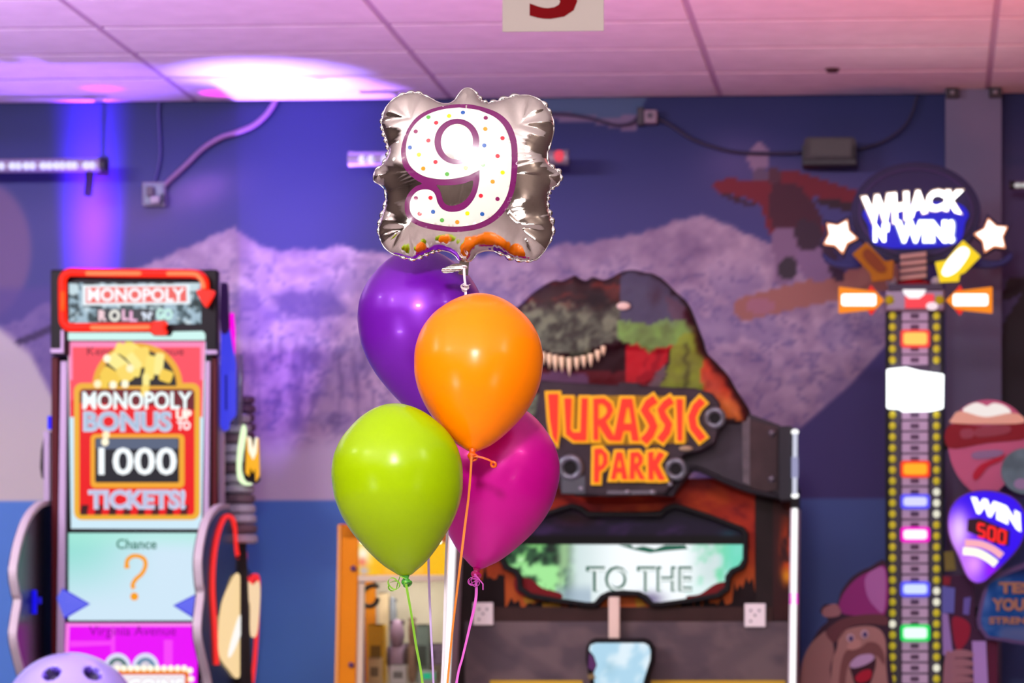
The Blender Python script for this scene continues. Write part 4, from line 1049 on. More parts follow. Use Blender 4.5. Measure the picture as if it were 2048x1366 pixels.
def scene_(px, py):
    n = fbm(px / 20, py / 20, 4); n2 = fbm(px / 10 + 7, py / 34, 3); cc = np.zeros(px.shape + (3,)) + np.array((40, 78, 50.0))
    cc = mix(cc, sstep(0.45, 0.6, n), (120, 190, 110)); cc = mix(cc, sstep(0.62, 0.75, n), (190, 240, 180)); cc = mix(cc, sstep(0.42, 0.3, n), (20, 36, 26))
    cc = mix(cc, sstep(1112, 1140, py) * sstep(0.4, 0.55, n) * (px < 1130), (160, 230, 150))
    cc = mix(cc, sstep(1112, 1160, px), (206, 224, 224)); cc = mix(cc, np.exp(-((px - 1128) / 12) ** 2) * sstep(0.3, 0.6, n2), (150, 190, 140))
    cc = mix(cc, sstep(1140, 1250, px) * (1 - sstep(1360, 1420, px)), (246, 252, 255)); cc = mix(cc, sstep(1370, 1420, px) * sstep(0.4, 0.7, n) , (120, 214, 170)); cc = mix(cc, sstep(1430, 1470, px) * 0.9, (110, 216, 190))
    cc = mix(cc, sstep(1150, 1180, py) * (px > 1370) * 0.7, (226, 246, 246)); cc = mix(cc, sstep(1160, 1190, py) * (px > 1110) * (px < 1180) * 0.7, (150, 170, 190)); cc = mix(cc, np.exp(-(((px - 1300) / 26) ** 2 + ((py - 1198) / 14) ** 2)) * 0.8, (90, 76, 120))
    return cc
s = region_print(j, 'screen', clip_h(fing, 1089, False), YJ - 0.014, 4.5, scene_, attr_mat('shooter screen', emit=1.05), sub=bz)
m_tx = emi('screen letter green', (30, 96, 76), 1.0); m_tx2 = emi('screen letter white', (244, 252, 252), 1.0)
j.part('screen_lettering', text('TO THE', (1172, 1132, 1384, 1184), YJ - 0.021, 0.001, off=0.03), m_tx, sub=bz)
j.part('screen_lettering_face', text('TO THE', (1178, 1137, 1383, 1182), YJ - 0.024, 0.001, off=-0.012), m_tx2, sub=bz)
j.part('screen_glyph_tops', board([(1236, 1090), (1262, 1090), (1268, 1096), (1286, 1092), (1310, 1098), (1330, 1090), (1370, 1090), (1376, 1098), (1330, 1102), (1300, 1106), (1270, 1100)], YJ - 0.02, 0.001), m_tx, sub=bz)
m_rb = mat('red bezel print', (126, 14, 24), 0.4, emit=(126, 14, 24), es=0.25)
j.part('red_corner', board(smooth_loop([(1030, 1156), (1060, 1158), (1085, 1176), (1120, 1186), (1120, 1198), (1070, 1196), (1034, 1186)], 4), YJ - 0.030, 0.012), m_rb, sub=bz)
j.part('red_corner', board(smooth_loop([(1374, 1192), (1400, 1188), (1430, 1168), (1456, 1164), (1454, 1180), (1430, 1194), (1380, 1200)], 4), YJ - 0.030, 0.012), m_rb, sub=bz)
# lower front: grey-brown panel, brackets, post, small monitor, yellow strip
ALB[0] = 0.85
def weave(px, py):
    n = fbm(px / 60, py / 40, 4); cc = np.zeros(px.shape + (3,)) + np.array((112, 96, 96.0)); cc = mix(cc, sstep(0.4, 0.65, n) * 0.6, (78, 68, 76)); d1 = np.abs((px - 985) * 0.62 - (py - 1280)); cc = mix(cc, (1 - sstep(10, 26, d1)) * 0.35 * (px < 1180), (72, 62, 70))
    d2 = np.abs((1530 - px) * 0.72 - (py - 1270)); cc = mix(cc, (1 - sstep(12, 30, d2)) * 0.3 * (px > 1330), (76, 66, 74)); return cc
painted(j, 'front_panel', 930, 1243, 1581, 1400, YJ - 0.036, 8, weave, attr_mat('printed panel satin', 0.55), th=0.03)
m_wh = mat('white bracket', (255, 246, 242), 0.5)
for x0, y0, x1, y1 in ((946, 1205, 986, 1250), (1489, 1207, 1531, 1254)):
    bk = j.part('corner_bracket', rbox(x0, y0, x1, y1, YJ - 0.05, YJ - 0.037), m_wh, bevel=0.003)
    for sx_, sy_ in ((0.3, 0.3), (0.7, 0.3), (0.5, 0.5), (0.3, 0.75)):
        q = R(x0 + (x1 - x0) * sx_, y0 + (y1 - y0) * sy_, YJ - 0.05); j.part('screw', MB().lathe([(0.006, 0), (0.006, 0.003)], 8, q, (0, -1, 0)), mat('screw grey', (150, 140, 142), 0.4, 0.5), sub=bk)
j.part('centre_post', rbox(1217, 1194, 1239, 1290, YJ - 0.085, YJ - 0.062), mat('tan post', (250, 226, 204), 0.5), bevel=0.004)
j.part('yellow_strip', rbox(980, 1361, 1165, 1375, YJ - 0.05, YJ - 0.036), mat('yellow strip', (214, 176, 44), 0.5))
j.part('yellow_strip', rbox(1302, 1361, 1570, 1375, YJ - 0.05, YJ - 0.036), mat('yellow strip', (214, 176, 44), 0.5))
ALB[0] = 0.5
mo = [(1190, 1276), (1290, 1276), (1302, 1282), (1309, 1296), (1308, 1322), (1296, 1360), (1284, 1420), (1196, 1420), (1180, 1366), (1171, 1320), (1172, 1294), (1179, 1281)]
mi_ = [(1192, 1286), (1288, 1286), (1297, 1291), (1301, 1302), (1300, 1320), (1288, 1358), (1276, 1410), (1202, 1410), (1189, 1366), (1188, 1345), (1194, 1330), (1188, 1312), (1178, 1300), (1181, 1290)]
mn = j.part('monitor', board(mo, YJ - 0.14, 0.06), m_black, bevel=0.008)
def sky(px, py):
    n = fbm(px / 26, py / 26, 3); cc = np.zeros(px.shape + (3,)) + np.array((176, 216, 238.0)); cc = mix(cc, sstep(0.4, 0.65, n), (224, 242, 252)); cc = mix(cc, np.exp(-(((px - 1220) / 11) ** 2 + ((py - 1335) / 13) ** 2)) * 0.8, (140, 190, 214)); return cc
region_print(j, 'monitor_screen', mi_, YJ - 0.144, 8, sky, attr_mat('monitor glow', emit=1.0), sub=mn)
j.part('monitor_art', board([(1178, 1306), (1186, 1314), (1193, 1330), (1187, 1342), (1176, 1336)], YJ - 0.146, 0.004), emi('violet art', (86, 40, 92), 1.0), sub=mn)
j.part('monitor_tab', board([(1174, 1350), (1186, 1346), (1192, 1356), (1178, 1360)], YJ - 0.146, 0.004), mat('tan tab', (170, 146, 96), 0.5), sub=mn)
# steel arms either side of the sign, grey posts
armR = [(1385, 772), (1436, 806), (1490, 824), (1548, 846), (1560, 850), (1560, 996), (1532, 992), (1500, 984), (1450, 966), (1402, 944), (1384, 940), (1366, 962), (1345, 992), (1300, 990)]
arcv = [(1380, 938), (1402, 940), (1450, 962), (1500, 981), (1540, 990), (1583, 998)]
for sgn, fx in ((1, lambda p: p), (-1, mir)):
    ar = j.part('steel_arm', board(fx(armR), YT, 0.10), m_steel, bevel=0.008)
    j.part('rust_plate', board(fx([(1500, 838), (1548, 852), (1556, 856), (1556, 980), (1530, 984), (1500, 976)]), YT - 0.012, 0.012), m_rust, sub=ar, bevel=0.003)
    j.part('weld_seam', board(fx([(1484, 830), (1500, 834), (1500, 972), (1486, 966)]), YT - 0.014, 0.014), mat('pale seam', (132, 122, 126), 0.5, noise=(30, 0.2)), sub=ar, bevel=0.003)
    for x, y in ((1544, 866), (1544, 958)):
        q = R(*fx([(x, y)])[0], YT - 0.012); j.part('rivet', MB().ball(q, 0.017, 0.012, 0.017, 12, 7), mat('rivet grey', (140, 130, 140), 0.35, 0.5), sub=ar, smooth=True)
    P = curve3([R(x, y, YT - 0.01) for x, y in fx(arcv)], 6); j.part('lower_rail', MB().tube(P, 0.012, 8), mat('dark rail', (52, 48, 54), 0.4), sub=ar, smooth=True)
    pst = fx([(1558, 852), (1583, 852)]); x0, x1 = sorted((pst[0][0], pst[1][0]))
    j.part('grey_post', rbox(x0, 852, x1, 1000, YF + 0.02, YT + 0.08), mat('post grey', (66, 66, 72), 0.5), bevel=0.004)
# lit edge posts
m_led = emi('white led strip', (255, 255, 255), 1.3); m_led2 = emi('pale led strip', (214, 216, 236), 0.95)
def post(xt, xb_, y0, y1, w, m): return board([(xt - w / 2, y0), (xt + w / 2, y0), (xb_ + w / 2, y1), (xb_ - w / 2, y1)], YF, 0.04)
for xt, xb_ in ((1590, 1584.5), (908, 889)):
    if xt > 1200:
        lp = j.part('light_post', post(xt, xt - 1, 866, 990, 9, 0), m_led2, bevel=0.006)
        for y in (864, 991): j.part('end_lamp', MB().ball(R(xt, y, YF + 0.015), 0.016, 0.016, 0.012, 12, 8), m_led, sub=lp, smooth=True)
        j.part('post_sleeve', rbox(xt - 7, 914, xt + 6, 955, YF - 0.002, YF + 0.03), emi('dim led', (160, 160, 200), 0.9), sub=lp)
        j.part('post_joint', rbox(xt - 8, 998, xt + 8, 1014, YF - 0.003, YF + 0.05), m_black)
    lp = j.part('light_post', post(xt - 0.5, xb_, 1016, 1420, 10, 0), m_led, bevel=0.006)
    mg = emi('magenta led', (240, 0, 210), 1.2)
    for s_ in (-1, 1):
        for y in (1190, 1198, 1205):
            if xt > 1200: j.part('led_chip', MB().ball(R(xt - 2.3 + s_ * 6, y, YF - 0.001), 0.0055, 0.004, 0.007, 8, 6), mg, sub=lp)
    j.part('post_back', board([(xt - 9, 1016), (xt + 7, 1016), (xb_ + 7, 1420), (xb_ - 9, 1420)], YF + 0.041, 0.24 if xt > 1200 else 0.3), m_crm, bevel=0.003)

# dinosaur head topper: a thick carved board
DH = [(1000, 700), (1004, 660), (1022, 625), (1045, 605), (1060, 590), (1085, 572), (1108, 561), (1124, 562), (1142, 554), (1150, 551), (1160, 557), (1172, 561), (1186, 554), (1206, 560), (1224, 554), (1245, 543), (1268, 540), (1290, 545), (1308, 548), (1330, 562), (1352, 584), (1374, 604), (1386, 628), (1396, 654), (1406, 680), (1413, 704),
      (1430, 722), (1456, 750), (1472, 778), (1488, 802), (1500, 826), (1490, 850), (1400, 850), (1100, 850), (1020, 820), (1008, 760)]
dl = smooth_loop(DH, 3)
P, T = cdt_region([dl], 5.0)
dE, _ = segdist(P[:, 0], P[:, 1], dl)
def dino(px0, py0):
    px = px0 + (fbm(px0 / 16, py0 / 16 + 40, 3) - 0.5) * 15 * (np.abs(px0 - 1241) > 9); py = py0 + (fbm(px0 / 15 + 70, py0 / 15, 3) - 0.5) * 15
    n = fbm(px / 14, py / 14, 4); n2 = fbm(px / 30 + 4, py / 12, 3)
    c = np.zeros(px.shape + (3,)) + np.array((62, 48, 46.0))
    c = mix(c, sstep(0.5, 0.68, n2) * (py < 640) * (px < 1240) * 0.9, (112, 56, 46))
    c = mix(c, sstep(606, 630, py + (px - 1150) * 0.05) * (px < 1246), (92, 100, 80)); c = mix(c, sstep(0.5, 0.66, n) * (py > 606) * (px < 1246) * 0.75, (134, 146, 112)); c = mix(c, sstep(0.46, 0.36, n) * (py > 600) * (px < 1246) * 0.7, (54, 52, 44))
    c = mix(c, np.exp(-(((px - 1190) / 46) ** 2 + ((py - 604) / 20) ** 2)), (40, 32, 32))
    c = mix(c, inpoly(px, py, [(1241, 530), (1300, 530), (1400, 640), (1412, 680), (1340, 652), (1241, 646)]) * 1.0, (80, 80, 98)); c = mix(c, np.exp(-(((px - 1312) / 12) ** 2 + ((py - 596) / 22) ** 2)) * 0.6, (64, 40, 52)); c = mix(c, inpoly(px, py, [(1330, 590), (1380, 620), (1392, 650), (1345, 640)]) * 0.6, (104, 78, 88))
    c = mix(c, inpoly(px, py, smooth_loop([(1241, 640), (1290, 650), (1350, 642), (1398, 660), (1392, 700), (1350, 690), (1310, 704), (1264, 698), (1241, 684)], 4)) * (0.55 + 0.6 * n), (126, 176, 84))
    c = mix(c, inpoly(px, py, [(1346, 690), (1372, 668), (1396, 672), (1412, 706), (1412, 780), (1320, 790), (1336, 750)]) * (0.6 + 0.4 * n), (140, 164, 48)); c = mix(c, np.exp(-((px - 1374) / 5) ** 2) * (py > 690) * 0.7, (64, 62, 34))
    mth = inpoly(px, py, smooth_loop([(1010, 720), (1080, 704), (1150, 712), (1210, 692), (1244, 684), (1300, 704), (1346, 692), (1340, 724), (1320, 744), (1306, 772), (1180, 776), (1010, 790)], 4)); c[mth] = (42, 14, 18)
    c = mix(c, (mth & (py > 742)) * 0.7, (104, 16, 26)); c = mix(c, mth & inpoly(px, py, [(1250, 690), (1350, 690), (1326, 738), (1290, 768), (1252, 770)]), (186, 30, 38)); c = mix(c, (mth & (px > 1250)) * sstep(0.5, 0.7, fbm((px + py * 0.5) / 7, py / 40, 2)) * 0.5, (120, 14, 28))
    c = mix(c, inpoly(px, py, smooth_loop([(1300, 772), (1318, 744), (1336, 730), (1330, 760), (1320, 790), (1300, 800)], 3)) * 0.8, (110, 96, 96)); c = mix(c, inpoly(px, py, smooth_loop([(1085, 750), (1130, 745), (1172, 752), (1168, 775), (1090, 775)], 3)) * 0.8, (104, 78, 112))
    fl = inpoly(px, py, [(1406, 690), (1440, 720), (1500, 810), (1500, 850), (1440, 830), (1404, 790)]); c = mix(c, fl * (0.5 + 0.6 * n), (206, 74, 44)); c = mix(c, fl * sstep(770, 820, py) * (0.4 + 0.5 * n), (226, 140, 60))
    dk = segdist(px, py, [(1386, 628), (1413, 704), (1456, 750), (1488, 802), (1500, 830)], False)[0]; c = mix(c, (1 - sstep(8, 20, dk)) * 0.85, (58, 14, 22)); c = mix(c, (1 - sstep(4, 11, segdist(px, py, dl)[0])) * 0.6, (36, 24, 28))
    return c
dep = 0.05 * np.clip(1 - (1 - np.clip(dE / 45, 0, 1)) ** 2, 0, 1) ** 0.5 + 0.012 * (fbm(P[:, 0] / 18, P[:, 1] / 14, 3) - 0.5) * np.clip(dE / 12, 0, 1) - 0.03 * inpoly(P[:, 0], P[:, 1], [(1010, 730), (1244, 694), (1340, 705), (1300, 775), (1010, 790)])
fr = np.array([R(x, y, YT + 0.01)[:] for x, y in P]); bk_ = fr.copy(); bk_[:, 1] += 0.06; fr[:, 1] -= dep
k = len(P); mb = MB(); mb.add(fr.tolist() + bk_.tolist(), orient(fr, T, -1).tolist() + [tuple(i + k for i in reversed(t)) for t in orient(fr, T, -1).tolist()])
ec = {}
for t in T.tolist():
    for a, b in ((t[0], t[1]), (t[1], t[2]), (t[2], t[0])): ec[tuple(sorted((a, b)))] = ec.get(tuple(sorted((a, b))), 0) + 1
mb.add([], []); mb.f += [(a, b, b + k, a + k) for (a, b), c_ in ec.items() if c_ == 1]; mb.mi += [0] * (len(mb.f) - len(mb.mi))
ALB[0] = 0.85
dh = j.part('dinosaur_head', mb, attr_mat('dinosaur paint', 0.5), smooth=True, recalc=False)
cc = dino(P[:, 0], P[:, 1]); setcol(dh.data, np.concatenate([cc, cc * 0 + np.array((50, 40, 40.0))]))
q = R(1247, 612, YT - 0.05); j.part('eye', MB().ball(q, 0.030, 0.012, 0.017, 14, 8), mat('cream eye', (240, 222, 196), 0.3), sub=dh, smooth=True)
for x, y, ln in ((1086, 704, 26), (1098, 707, 30), (1110, 710, 34), (1123, 713, 32), (1138, 715, 38), (1153, 714, 28), (1167, 711, 26), (1181, 707, 28), (1195, 700, 24), (1206, 692, 20)):
    A, B_ = R(x, y, YT - 0.035), R(x + 1, y + ln, YT - 0.03); j.part('tooth', MB().tube([A, A + (B_ - A) * 0.5, B_], [0.0125, 0.010, 0.001], 8), mat('tooth ivory', (255, 236, 186), 0.4), sub=dh, smooth=True)

ALB[0] = 0.55
# sign plate and raised lettering
SP = [(1080, 760), (1130, 764), (1235, 770), (1240, 764), (1278, 766), (1284, 772), (1390, 776), (1424, 786), (1440, 806), (1440, 850), (1430, 886), (1404, 900), (1370, 908), (1352, 930), (1344, 970), (1330, 988), (1215, 992), (1130, 988), (1120, 980), (1095, 900), (1070, 840)]
sp = j.part('sign_plate', board(SP, YT - 0.075, 0.07), mat('sign steel', (74, 62, 68), 0.45, 0.2, noise=(16, 0.2)), bevel=0.008)
KX = lambda l: [(1060 + x / 5.39, 780 + y / 5.39) for x, y in l]
LET = {'j': [[(190, 40), (305, 38), (300, 430), (288, 580), (240, 500), (212, 330)]],
 'u': [[(365, 85), (448, 85), (437, 420), (462, 455), (540, 455), (552, 85), (622, 85), (607, 545), (470, 545), (385, 480)]],
 'r': [[(680, 90), (800, 85), (872, 140), (896, 220), (858, 300), (818, 335), (905, 500), (930, 545), (850, 545), (818, 510), (735, 370), (738, 540), (680, 540)], [(738, 150), (782, 150), (820, 190), (828, 240), (790, 290), (738, 318)]],
 'a': [[(985, 90), (1102, 90), (1175, 550), (1095, 548), (1080, 440), (1008, 440), (980, 548), (895, 548)], [(1042, 190), (1066, 190), (1090, 360), (1010, 360)]],
 's': [stroke([(1352, 95), (1275, 145), (1232, 215), (1290, 300), (1330, 390), (1290, 480), (1220, 555)], 92)],
 's2': [stroke([(1530, 105), (1462, 150), (1410, 215), (1440, 290), (1492, 370), (1470, 450), (1398, 545)], 84)],
 'i': [[(1575, 95), (1648, 95), (1640, 548), (1588, 548)]],
 'c': [stroke([(1860, 110), (1790, 180), (1742, 290), (1760, 400), (1860, 530)], 84)],
 'p': [[(690, 632), (770, 625), (832, 690), (836, 790), (792, 850), (748, 872), (742, 995), (685, 995)], [(742, 690), (772, 690), (786, 740), (776, 800), (742, 822)]],
 'a2': [[(928, 668), (992, 668), (1052, 962), (990, 962), (980, 890), (936, 890), (922, 962), (868, 962)], [(955, 755), (970, 755), (982, 835), (940, 835)]],
 'r2': [[(1080, 670), (1170, 665), (1216, 720), (1210, 790), (1170, 832), (1240, 962), (1182, 962), (1130, 850), (1126, 962), (1070, 962)], [(1130, 722), (1160, 722), (1166, 770), (1130, 800)]],
 'k': [[(1270, 670), (1330, 660), (1330, 765), (1388, 660), (1450, 690), (1378, 805), (1455, 965), (1390, 972), (1328, 855), (1332, 968), (1275, 968)]]}
m_ly = mat('sign yellow', (250, 186, 30), 0.4, emit=(250, 186, 30), es=0.5); m_lr = mat('sign red', (246, 60, 40), 0.4, emit=(246, 50, 34), es=0.6)
j.part('lettering_backing', board(KX([(330, 90), (700, 60), (1150, 60), (1650, 70), (1700, 560), (1360, 590), (700, 600), (330, 500)]), YT - 0.079, 0.006), mat('sign backing', (196, 160, 40), 0.5), sub=sp)
for i, (kx, loops) in enumerate(LET.items()):
    lp = [KX(l) for l in loops]
    yb = j.part('letter_border', board(grow(lp[0], 5.4), YT - 0.092 - 0.0006 * i, 0.016), m_ly, sub=sp)
    j.part('letter', board(lp[0], YT - 0.112, 0.016, holes=lp[1:]), m_lr, sub=sp, bevel=0.002)
m_ring = mat('ring steel', (150, 156, 162), 0.3, 0.6)
for x, y, r in ((1141, 935, 0.042), (1430, 836, 0.034), (1352, 938, 0.036)):
    q = R(x, y, YT - 0.085); rg = j.part('ring_bolt', MB().torus(q, (0, 1, 0.15), r, r * 0.38, 24, 10), m_ring, sub=sp, smooth=True)
    j.part('bolt_socket', MB().lathe([(r * 0.7, 0), (r * 0.7, 0.012)], 16, (q.x, YT - 0.076, q.z), (0, -1, 0)), m_black, sub=sp)
j.part('ring_tab', rbox(1122, 952, 1172, 988, YT - 0.085, YT - 0.075), mat('tab steel', (104, 106, 112), 0.4, 0.3), sub=sp, bevel=0.006)
for x, y in ((1162, 977), (1255, 984), (1305, 984), (1340, 968)):
    q = R(x, y, YT - 0.082); j.part('rivet', MB().ball(q, 0.012, 0.009, 0.010, 10, 7), mat('rivet pale', (190, 190, 200), 0.3, 0.4), sub=sp, smooth=True)
j.part('slot_light', rbox(1214, 981, 1312, 988, YT - 0.081, YT - 0.074), mat('slot grey', (120, 112, 122), 0.3, 0.4), sub=sp)
q = R(1372, 897, YT - 0.08); j.part('bone_stud', MB().ball(q, 0.03, 0.012, 0.011, 12, 8), mat('bone stud', (224, 200, 160), 0.4), sub=sp, smooth=True)

# ================================================================== right: strength tower game
YW = -0.90
ALB[0] = 0.6
w = Thing('strength_tower', 'tall mallet strength game with bulb lined tower and glowing round sign', 'arcade machine', (R(1830, 1300, YW).x, -0.6, 0))
m_navy = mat('navy board', (44, 28, 84), 0.4); m_navy2 = mat('deep blue board', (36, 26, 120), 0.35); m_twr = mat('tower grey', (92, 88, 104), 0.4)
xa, xb = R(1774, 1300, YW).x, R(1886, 1300, YW).x
zt = R(0, 620, YW).z
w.part('tower_body', MB().box(xa, xb, YW, YW + 0.22, 0.45, zt), m_twr, bevel=0.006)
w.part('base_cabinet', MB().box(xa - 0.30, xb + 0.30, YW - 0.35, YW + 0.30, 0.0, 0.5), mat('tower base red', (150, 24, 36), 0.4), bevel=0.012)
w.part('side_trim', rbox(1771, 622, 1778, 1420, YW - 0.012, YW + 0.02), m_black)
w.part('side_trim', rbox(1882, 622, 1888, 1420, YW - 0.012, YW + 0.02), m_black)
m_cell = mat('ladder cell', (172, 142, 172), 0.4, emit=(172, 142, 172), es=0.5); m_gap = mat('ladder strip', (84, 66, 92), 0.5)  # the cells are unlit; a low glow is added to lighten them
w.part('ladder_strip', rbox(1801, 624, 1859, 1420, YW - 0.006, YW - 0.001), m_gap)
m_bulb = mat('yellow bulb', (196, 178, 50), 0.3, emit=(206, 190, 50), es=0.5); m_bulbw = emi('white bulb', (240, 236, 215), 0.95)
rb_ = random.Random(2)
n = 0
y = 632.0
while y < 1400:
    n += 1
    if not 738 < y < 822:
        c1 = w.part('ladder_cell', rbox(1804, y - 9.2, 1856, y + 9.2, YW - 0.016, YW - 0.006), m_cell, bevel=0.003)
        w.part('cell_mark', rbox(1821, y - 5, 1838, y + 5, YW - 0.0175, YW - 0.016), mat('cell mark', (118, 92, 124), 0.5), sub=c1)
    for x in (1785, 1873):
        if 738 < y < 822: continue
        q = R(x, y, YW - 0.004)
        wh = (x == 1873 and (980 < y < 1040 or 1170 < y < 1215 or 1320 < y < 1340)) or (x == 1785 and 1235 < y < 1270)
        w.part('bulb', MB().ball(q, 0.0155, 0.018, 0.017, 10, 7), m_bulbw if wh else m_bulb, smooth=True)
    y += 22.0
def lamp(y, edge, core, h=31):
    a_ = w.part('score_lamp', board(rrect(1801, y - h / 2, 1860, y + h / 2, 7, 4), YW - 0.034, 0.016), emi('lamp edge %d %d %d' % edge, edge, 1.0), bevel=0.003)
    w.part('lamp_core', board(rrect(1807, y - h / 2 + 6, 1854, y + h / 2 - 6, 6, 4), YW - 0.038, 0.004), emi('lamp core %d %d %d' % core, core, 1.15), sub=a_)
lamp(677, (255, 70, 60), (255, 196, 90), 36); lamp(938, (255, 66, 20), (255, 168, 24), 34); lamp(1003, (92, 84, 255), (206, 206, 255), 30); lamp(1069, (255, 0, 210), (255, 250, 255), 31)
lamp(1178, (92, 90, 255), (200, 214, 255), 31); lamp(1266, (10, 225, 96), (226, 255, 244), 34)
w.part('flash_panel', board([(1773, 738), (1812, 734), (1838, 741), (1888, 748), (1887, 816), (1860, 822), (1804, 823), (1800, 818), (1773, 816)], YW - 0.05, 0.045), emi('white flash', (250, 255, 255), 2.2), bevel=0.006)
# bell head
w.part('bell_housing', rbox(1771, 578, 1890, 622, YW - 0.05, YW + 0.18), mat('bell housing', (150, 134, 156), 0.35, 0.3), bevel=0.01)
w.part('head_plate', rbox(1776, 568, 1886, 580, YW - 0.06, YW + 0.18), mat('head plate', (84, 76, 100), 0.4), bevel=0.004)
for x in (1779, 1879):
    q = R(x, 600, YW - 0.05); w.part('side_lamp', MB().ball(q, 0.020, 0.012, 0.020, 12, 7), mat('olive lamp', (168, 150, 12), 0.3, emit=(168, 150, 12), es=0.4), smooth=True)
w.part('red_window', rbox(1810, 588, 1868, 616, YW - 0.062, YW - 0.05), emi('red window', (250, 66, 78), 1.0), bevel=0.004)
w.part('white_cap', board([(1805, 579), (1852, 579), (1848, 590), (1838, 597), (1818, 597), (1808, 588)], YW - 0.066, 0.01), emi('white cap', (255, 246, 250), 1.1))
w.part('white_pad', board(ell(1864, 612, 12, 8, 16), YW - 0.068, 0.01), emi('pink white pad', (255, 226, 236), 1.0))
q = R(1827, 579, YW)
rr_ = R(1868, 0, YW).x - q.x
w.part('red_dome', MB().lathe([(rr_, -0.005), (rr_ * 1.0, 0.012), (rr_ * 0.92, 0.032), (rr_ * 0.6, 0.05), (0.01, 0.055)], 28, (q.x, YW + 0.05, q.z)), mat('bell red', (170, 6, 22), 0.25, coat=0.4), smooth=True)
for x in (1783, 1872):
    q = R(x, 564, YW - 0.02); w.part('corner_stud', MB().ball(q, 0.024, 0.02, 0.024, 12, 8), mat('white stud', (196, 186, 204), 0.3), smooth=True)
w.part('spring_core', rbox(1798, 500, 1858, 560, YW - 0.0, YW + 0.06), m_navy)
for i in range(4):
    yy = 505 + i * 14
    w.part('spring_coil', board([(1800, yy + 4), (1853, yy - 2), (1853, yy + 8), (1800, yy + 14)], YW - 0.02, 0.02), mat('spring beige', (208, 168, 156), 0.4), bevel=0.003)
# round sign
YD = YW + 0.06
w.part('sign_disc', board(ell(1832, 426, 130, 102, 56), YD, 0.07), m_navy, bevel=0.008)
w.part('disc_ring', board(ell(1832, 424, 116, 90, 48), YD - 0.01, 0.012, holes=[ell(1832, 424, 110, 84, 48)]), mat('disc ring', (58, 34, 92), 0.4))
w.part('lower_wings', board(smooth_loop([(1646, 506), (1668, 520), (1700, 520), (1722, 504), (1740, 486), (1832, 500), (1922, 486), (1944, 502), (1966, 518), (1998, 520), (2024, 504), (2020, 522), (1990, 534), (1950, 534), (1900, 520), (1832, 530), (1764, 520), (1716, 534), (1676, 534), (1650, 522)], 3), YD + 0.01, 0.05), m_navy2, bevel=0.004)
w.part('blue_glow_panel', board(smooth_loop([(1726, 424), (1760, 410), (1900, 404), (1936, 424), (1930, 446), (1914, 486), (1832, 496), (1752, 490), (1736, 450)], 4), YD - 0.014, 0.014), emi('sign blue', (14, 6, 214), 0.85))
m_lt = emi('sign letter white', (255, 255, 255), 4.0)
wl = w.part('sign_lettering', text('WHACK', (1728, 380, 1924, 440), YD - 0.05, 0.03, off=0.045, warp=lambda u, v: (1728 + u * 198 + 8 * (v - 0.5) * (1 - 2 * u), 394 - 14 * math.sin(PI * min(1, u * 1.3) * 0.5) + v * (50 + 10 * math.sin(u * 6)))), m_lt)
w.part('letter_glow', text('WHACK', (1728, 380, 1924, 440), YD - 0.025, 0.01, off=0.075, warp=lambda u, v: (1724 + u * 206 + 8 * (v - 0.5) * (1 - 2 * u), 391 - 14 * math.sin(PI * min(1, u * 1.3) * 0.5) + v * (56 + 10 * math.sin(u * 6)))), emi('sign peach', (255, 214, 190), 1.0))
w.part('sign_lettering', text("N'", (1747, 446, 1778, 482), YD - 0.05, 0.03, off=0.05), m_lt)
w.part('sign_lettering', text('WIN!', (1790, 440, 1908, 484), YD - 0.05, 0.03, off=0.06), m_lt)
w.part('letter_glow', text('WIN!', (1786, 438, 1912, 487), YD - 0.025, 0.01, off=0.09), emi('sign pale blue', (190, 206, 255), 1.0))
def star(cx, cy, r, an=0): return [(cx + (r if i % 2 == 0 else r * 0.60) * math.sin(math.radians(36 * i + an)), cy - (r if i % 2 == 0 else r * 0.60) * math.cos(math.radians(36 * i + an))) for i in range(10)]
for cx, cy, an in ((1679, 471, 26), (1984, 471, -12)):
    w.part('star_back', board(grow(star(cx, cy, 42, an), 2), YD - 0.02, 0.05), m_navy)
    st = w.part('star_lamp', board(star(cx, cy, 37, an), YD - 0.05, 0.035), emi('star edge', (255, 160, 110), 1.1), bevel=0.004)
    w.part('star_core', board(star(cx, cy, 32, an), YD - 0.056, 0.008), emi('star white', (255, 252, 244), 2.2), sub=st)
# mallet shaped arrows
YA = YW - 0.08
def arrow_board(pts, label_pts, rim, core, s=1.0):
    a_ = w.part('arrow_sign', board(pts, YA, 0.03), emi('arrow %d %d %d' % rim, rim, s) if s else mat('arrow dark %d' % rim[0], rim, 0.5), bevel=0.004)
    w.part('arrow_window', board(label_pts, YA - 0.008, 0.009), emi('arrow core %d %d %d' % core, core, 2.0) if s else mat('arrow dull', core, 0.5), sub=a_)
arrow_board([(1677, 573), (1736, 580), (1742, 572), (1768, 600), (1742, 628), (1736, 620), (1677, 626)], rrect(1683, 588, 1752, 611, 5), (255, 140, 6), (255, 255, 252))
arrow_board([(1985, 573), (1926, 580), (1920, 572), (1892, 600), (1920, 628), (1926, 620), (1985, 626)], rrect(1906, 588, 1976, 611, 5), (255, 140, 6), (255, 255, 252))
for pts in ([(1735, 581), (1742, 570), (1752, 582)], [(1735, 620), (1742, 630), (1752, 618)], [(1927, 581), (1920, 570), (1910, 582)], [(1927, 620), (1920, 630), (1910, 618)]):
    w.part('arrow_barb', board(pts, YA - 0.002, 0.028), emi('barb red', (236, 34, 10), 1.0))
arrow_board([(1733, 484), (1704, 508), (1740, 546), (1744, 564), (1786, 558), (1788, 520), (1770, 522)], smooth_loop([(1738, 498), (1726, 512), (1756, 544), (1772, 536)], 4), (196, 128, 14), (150, 78, 36), 0)
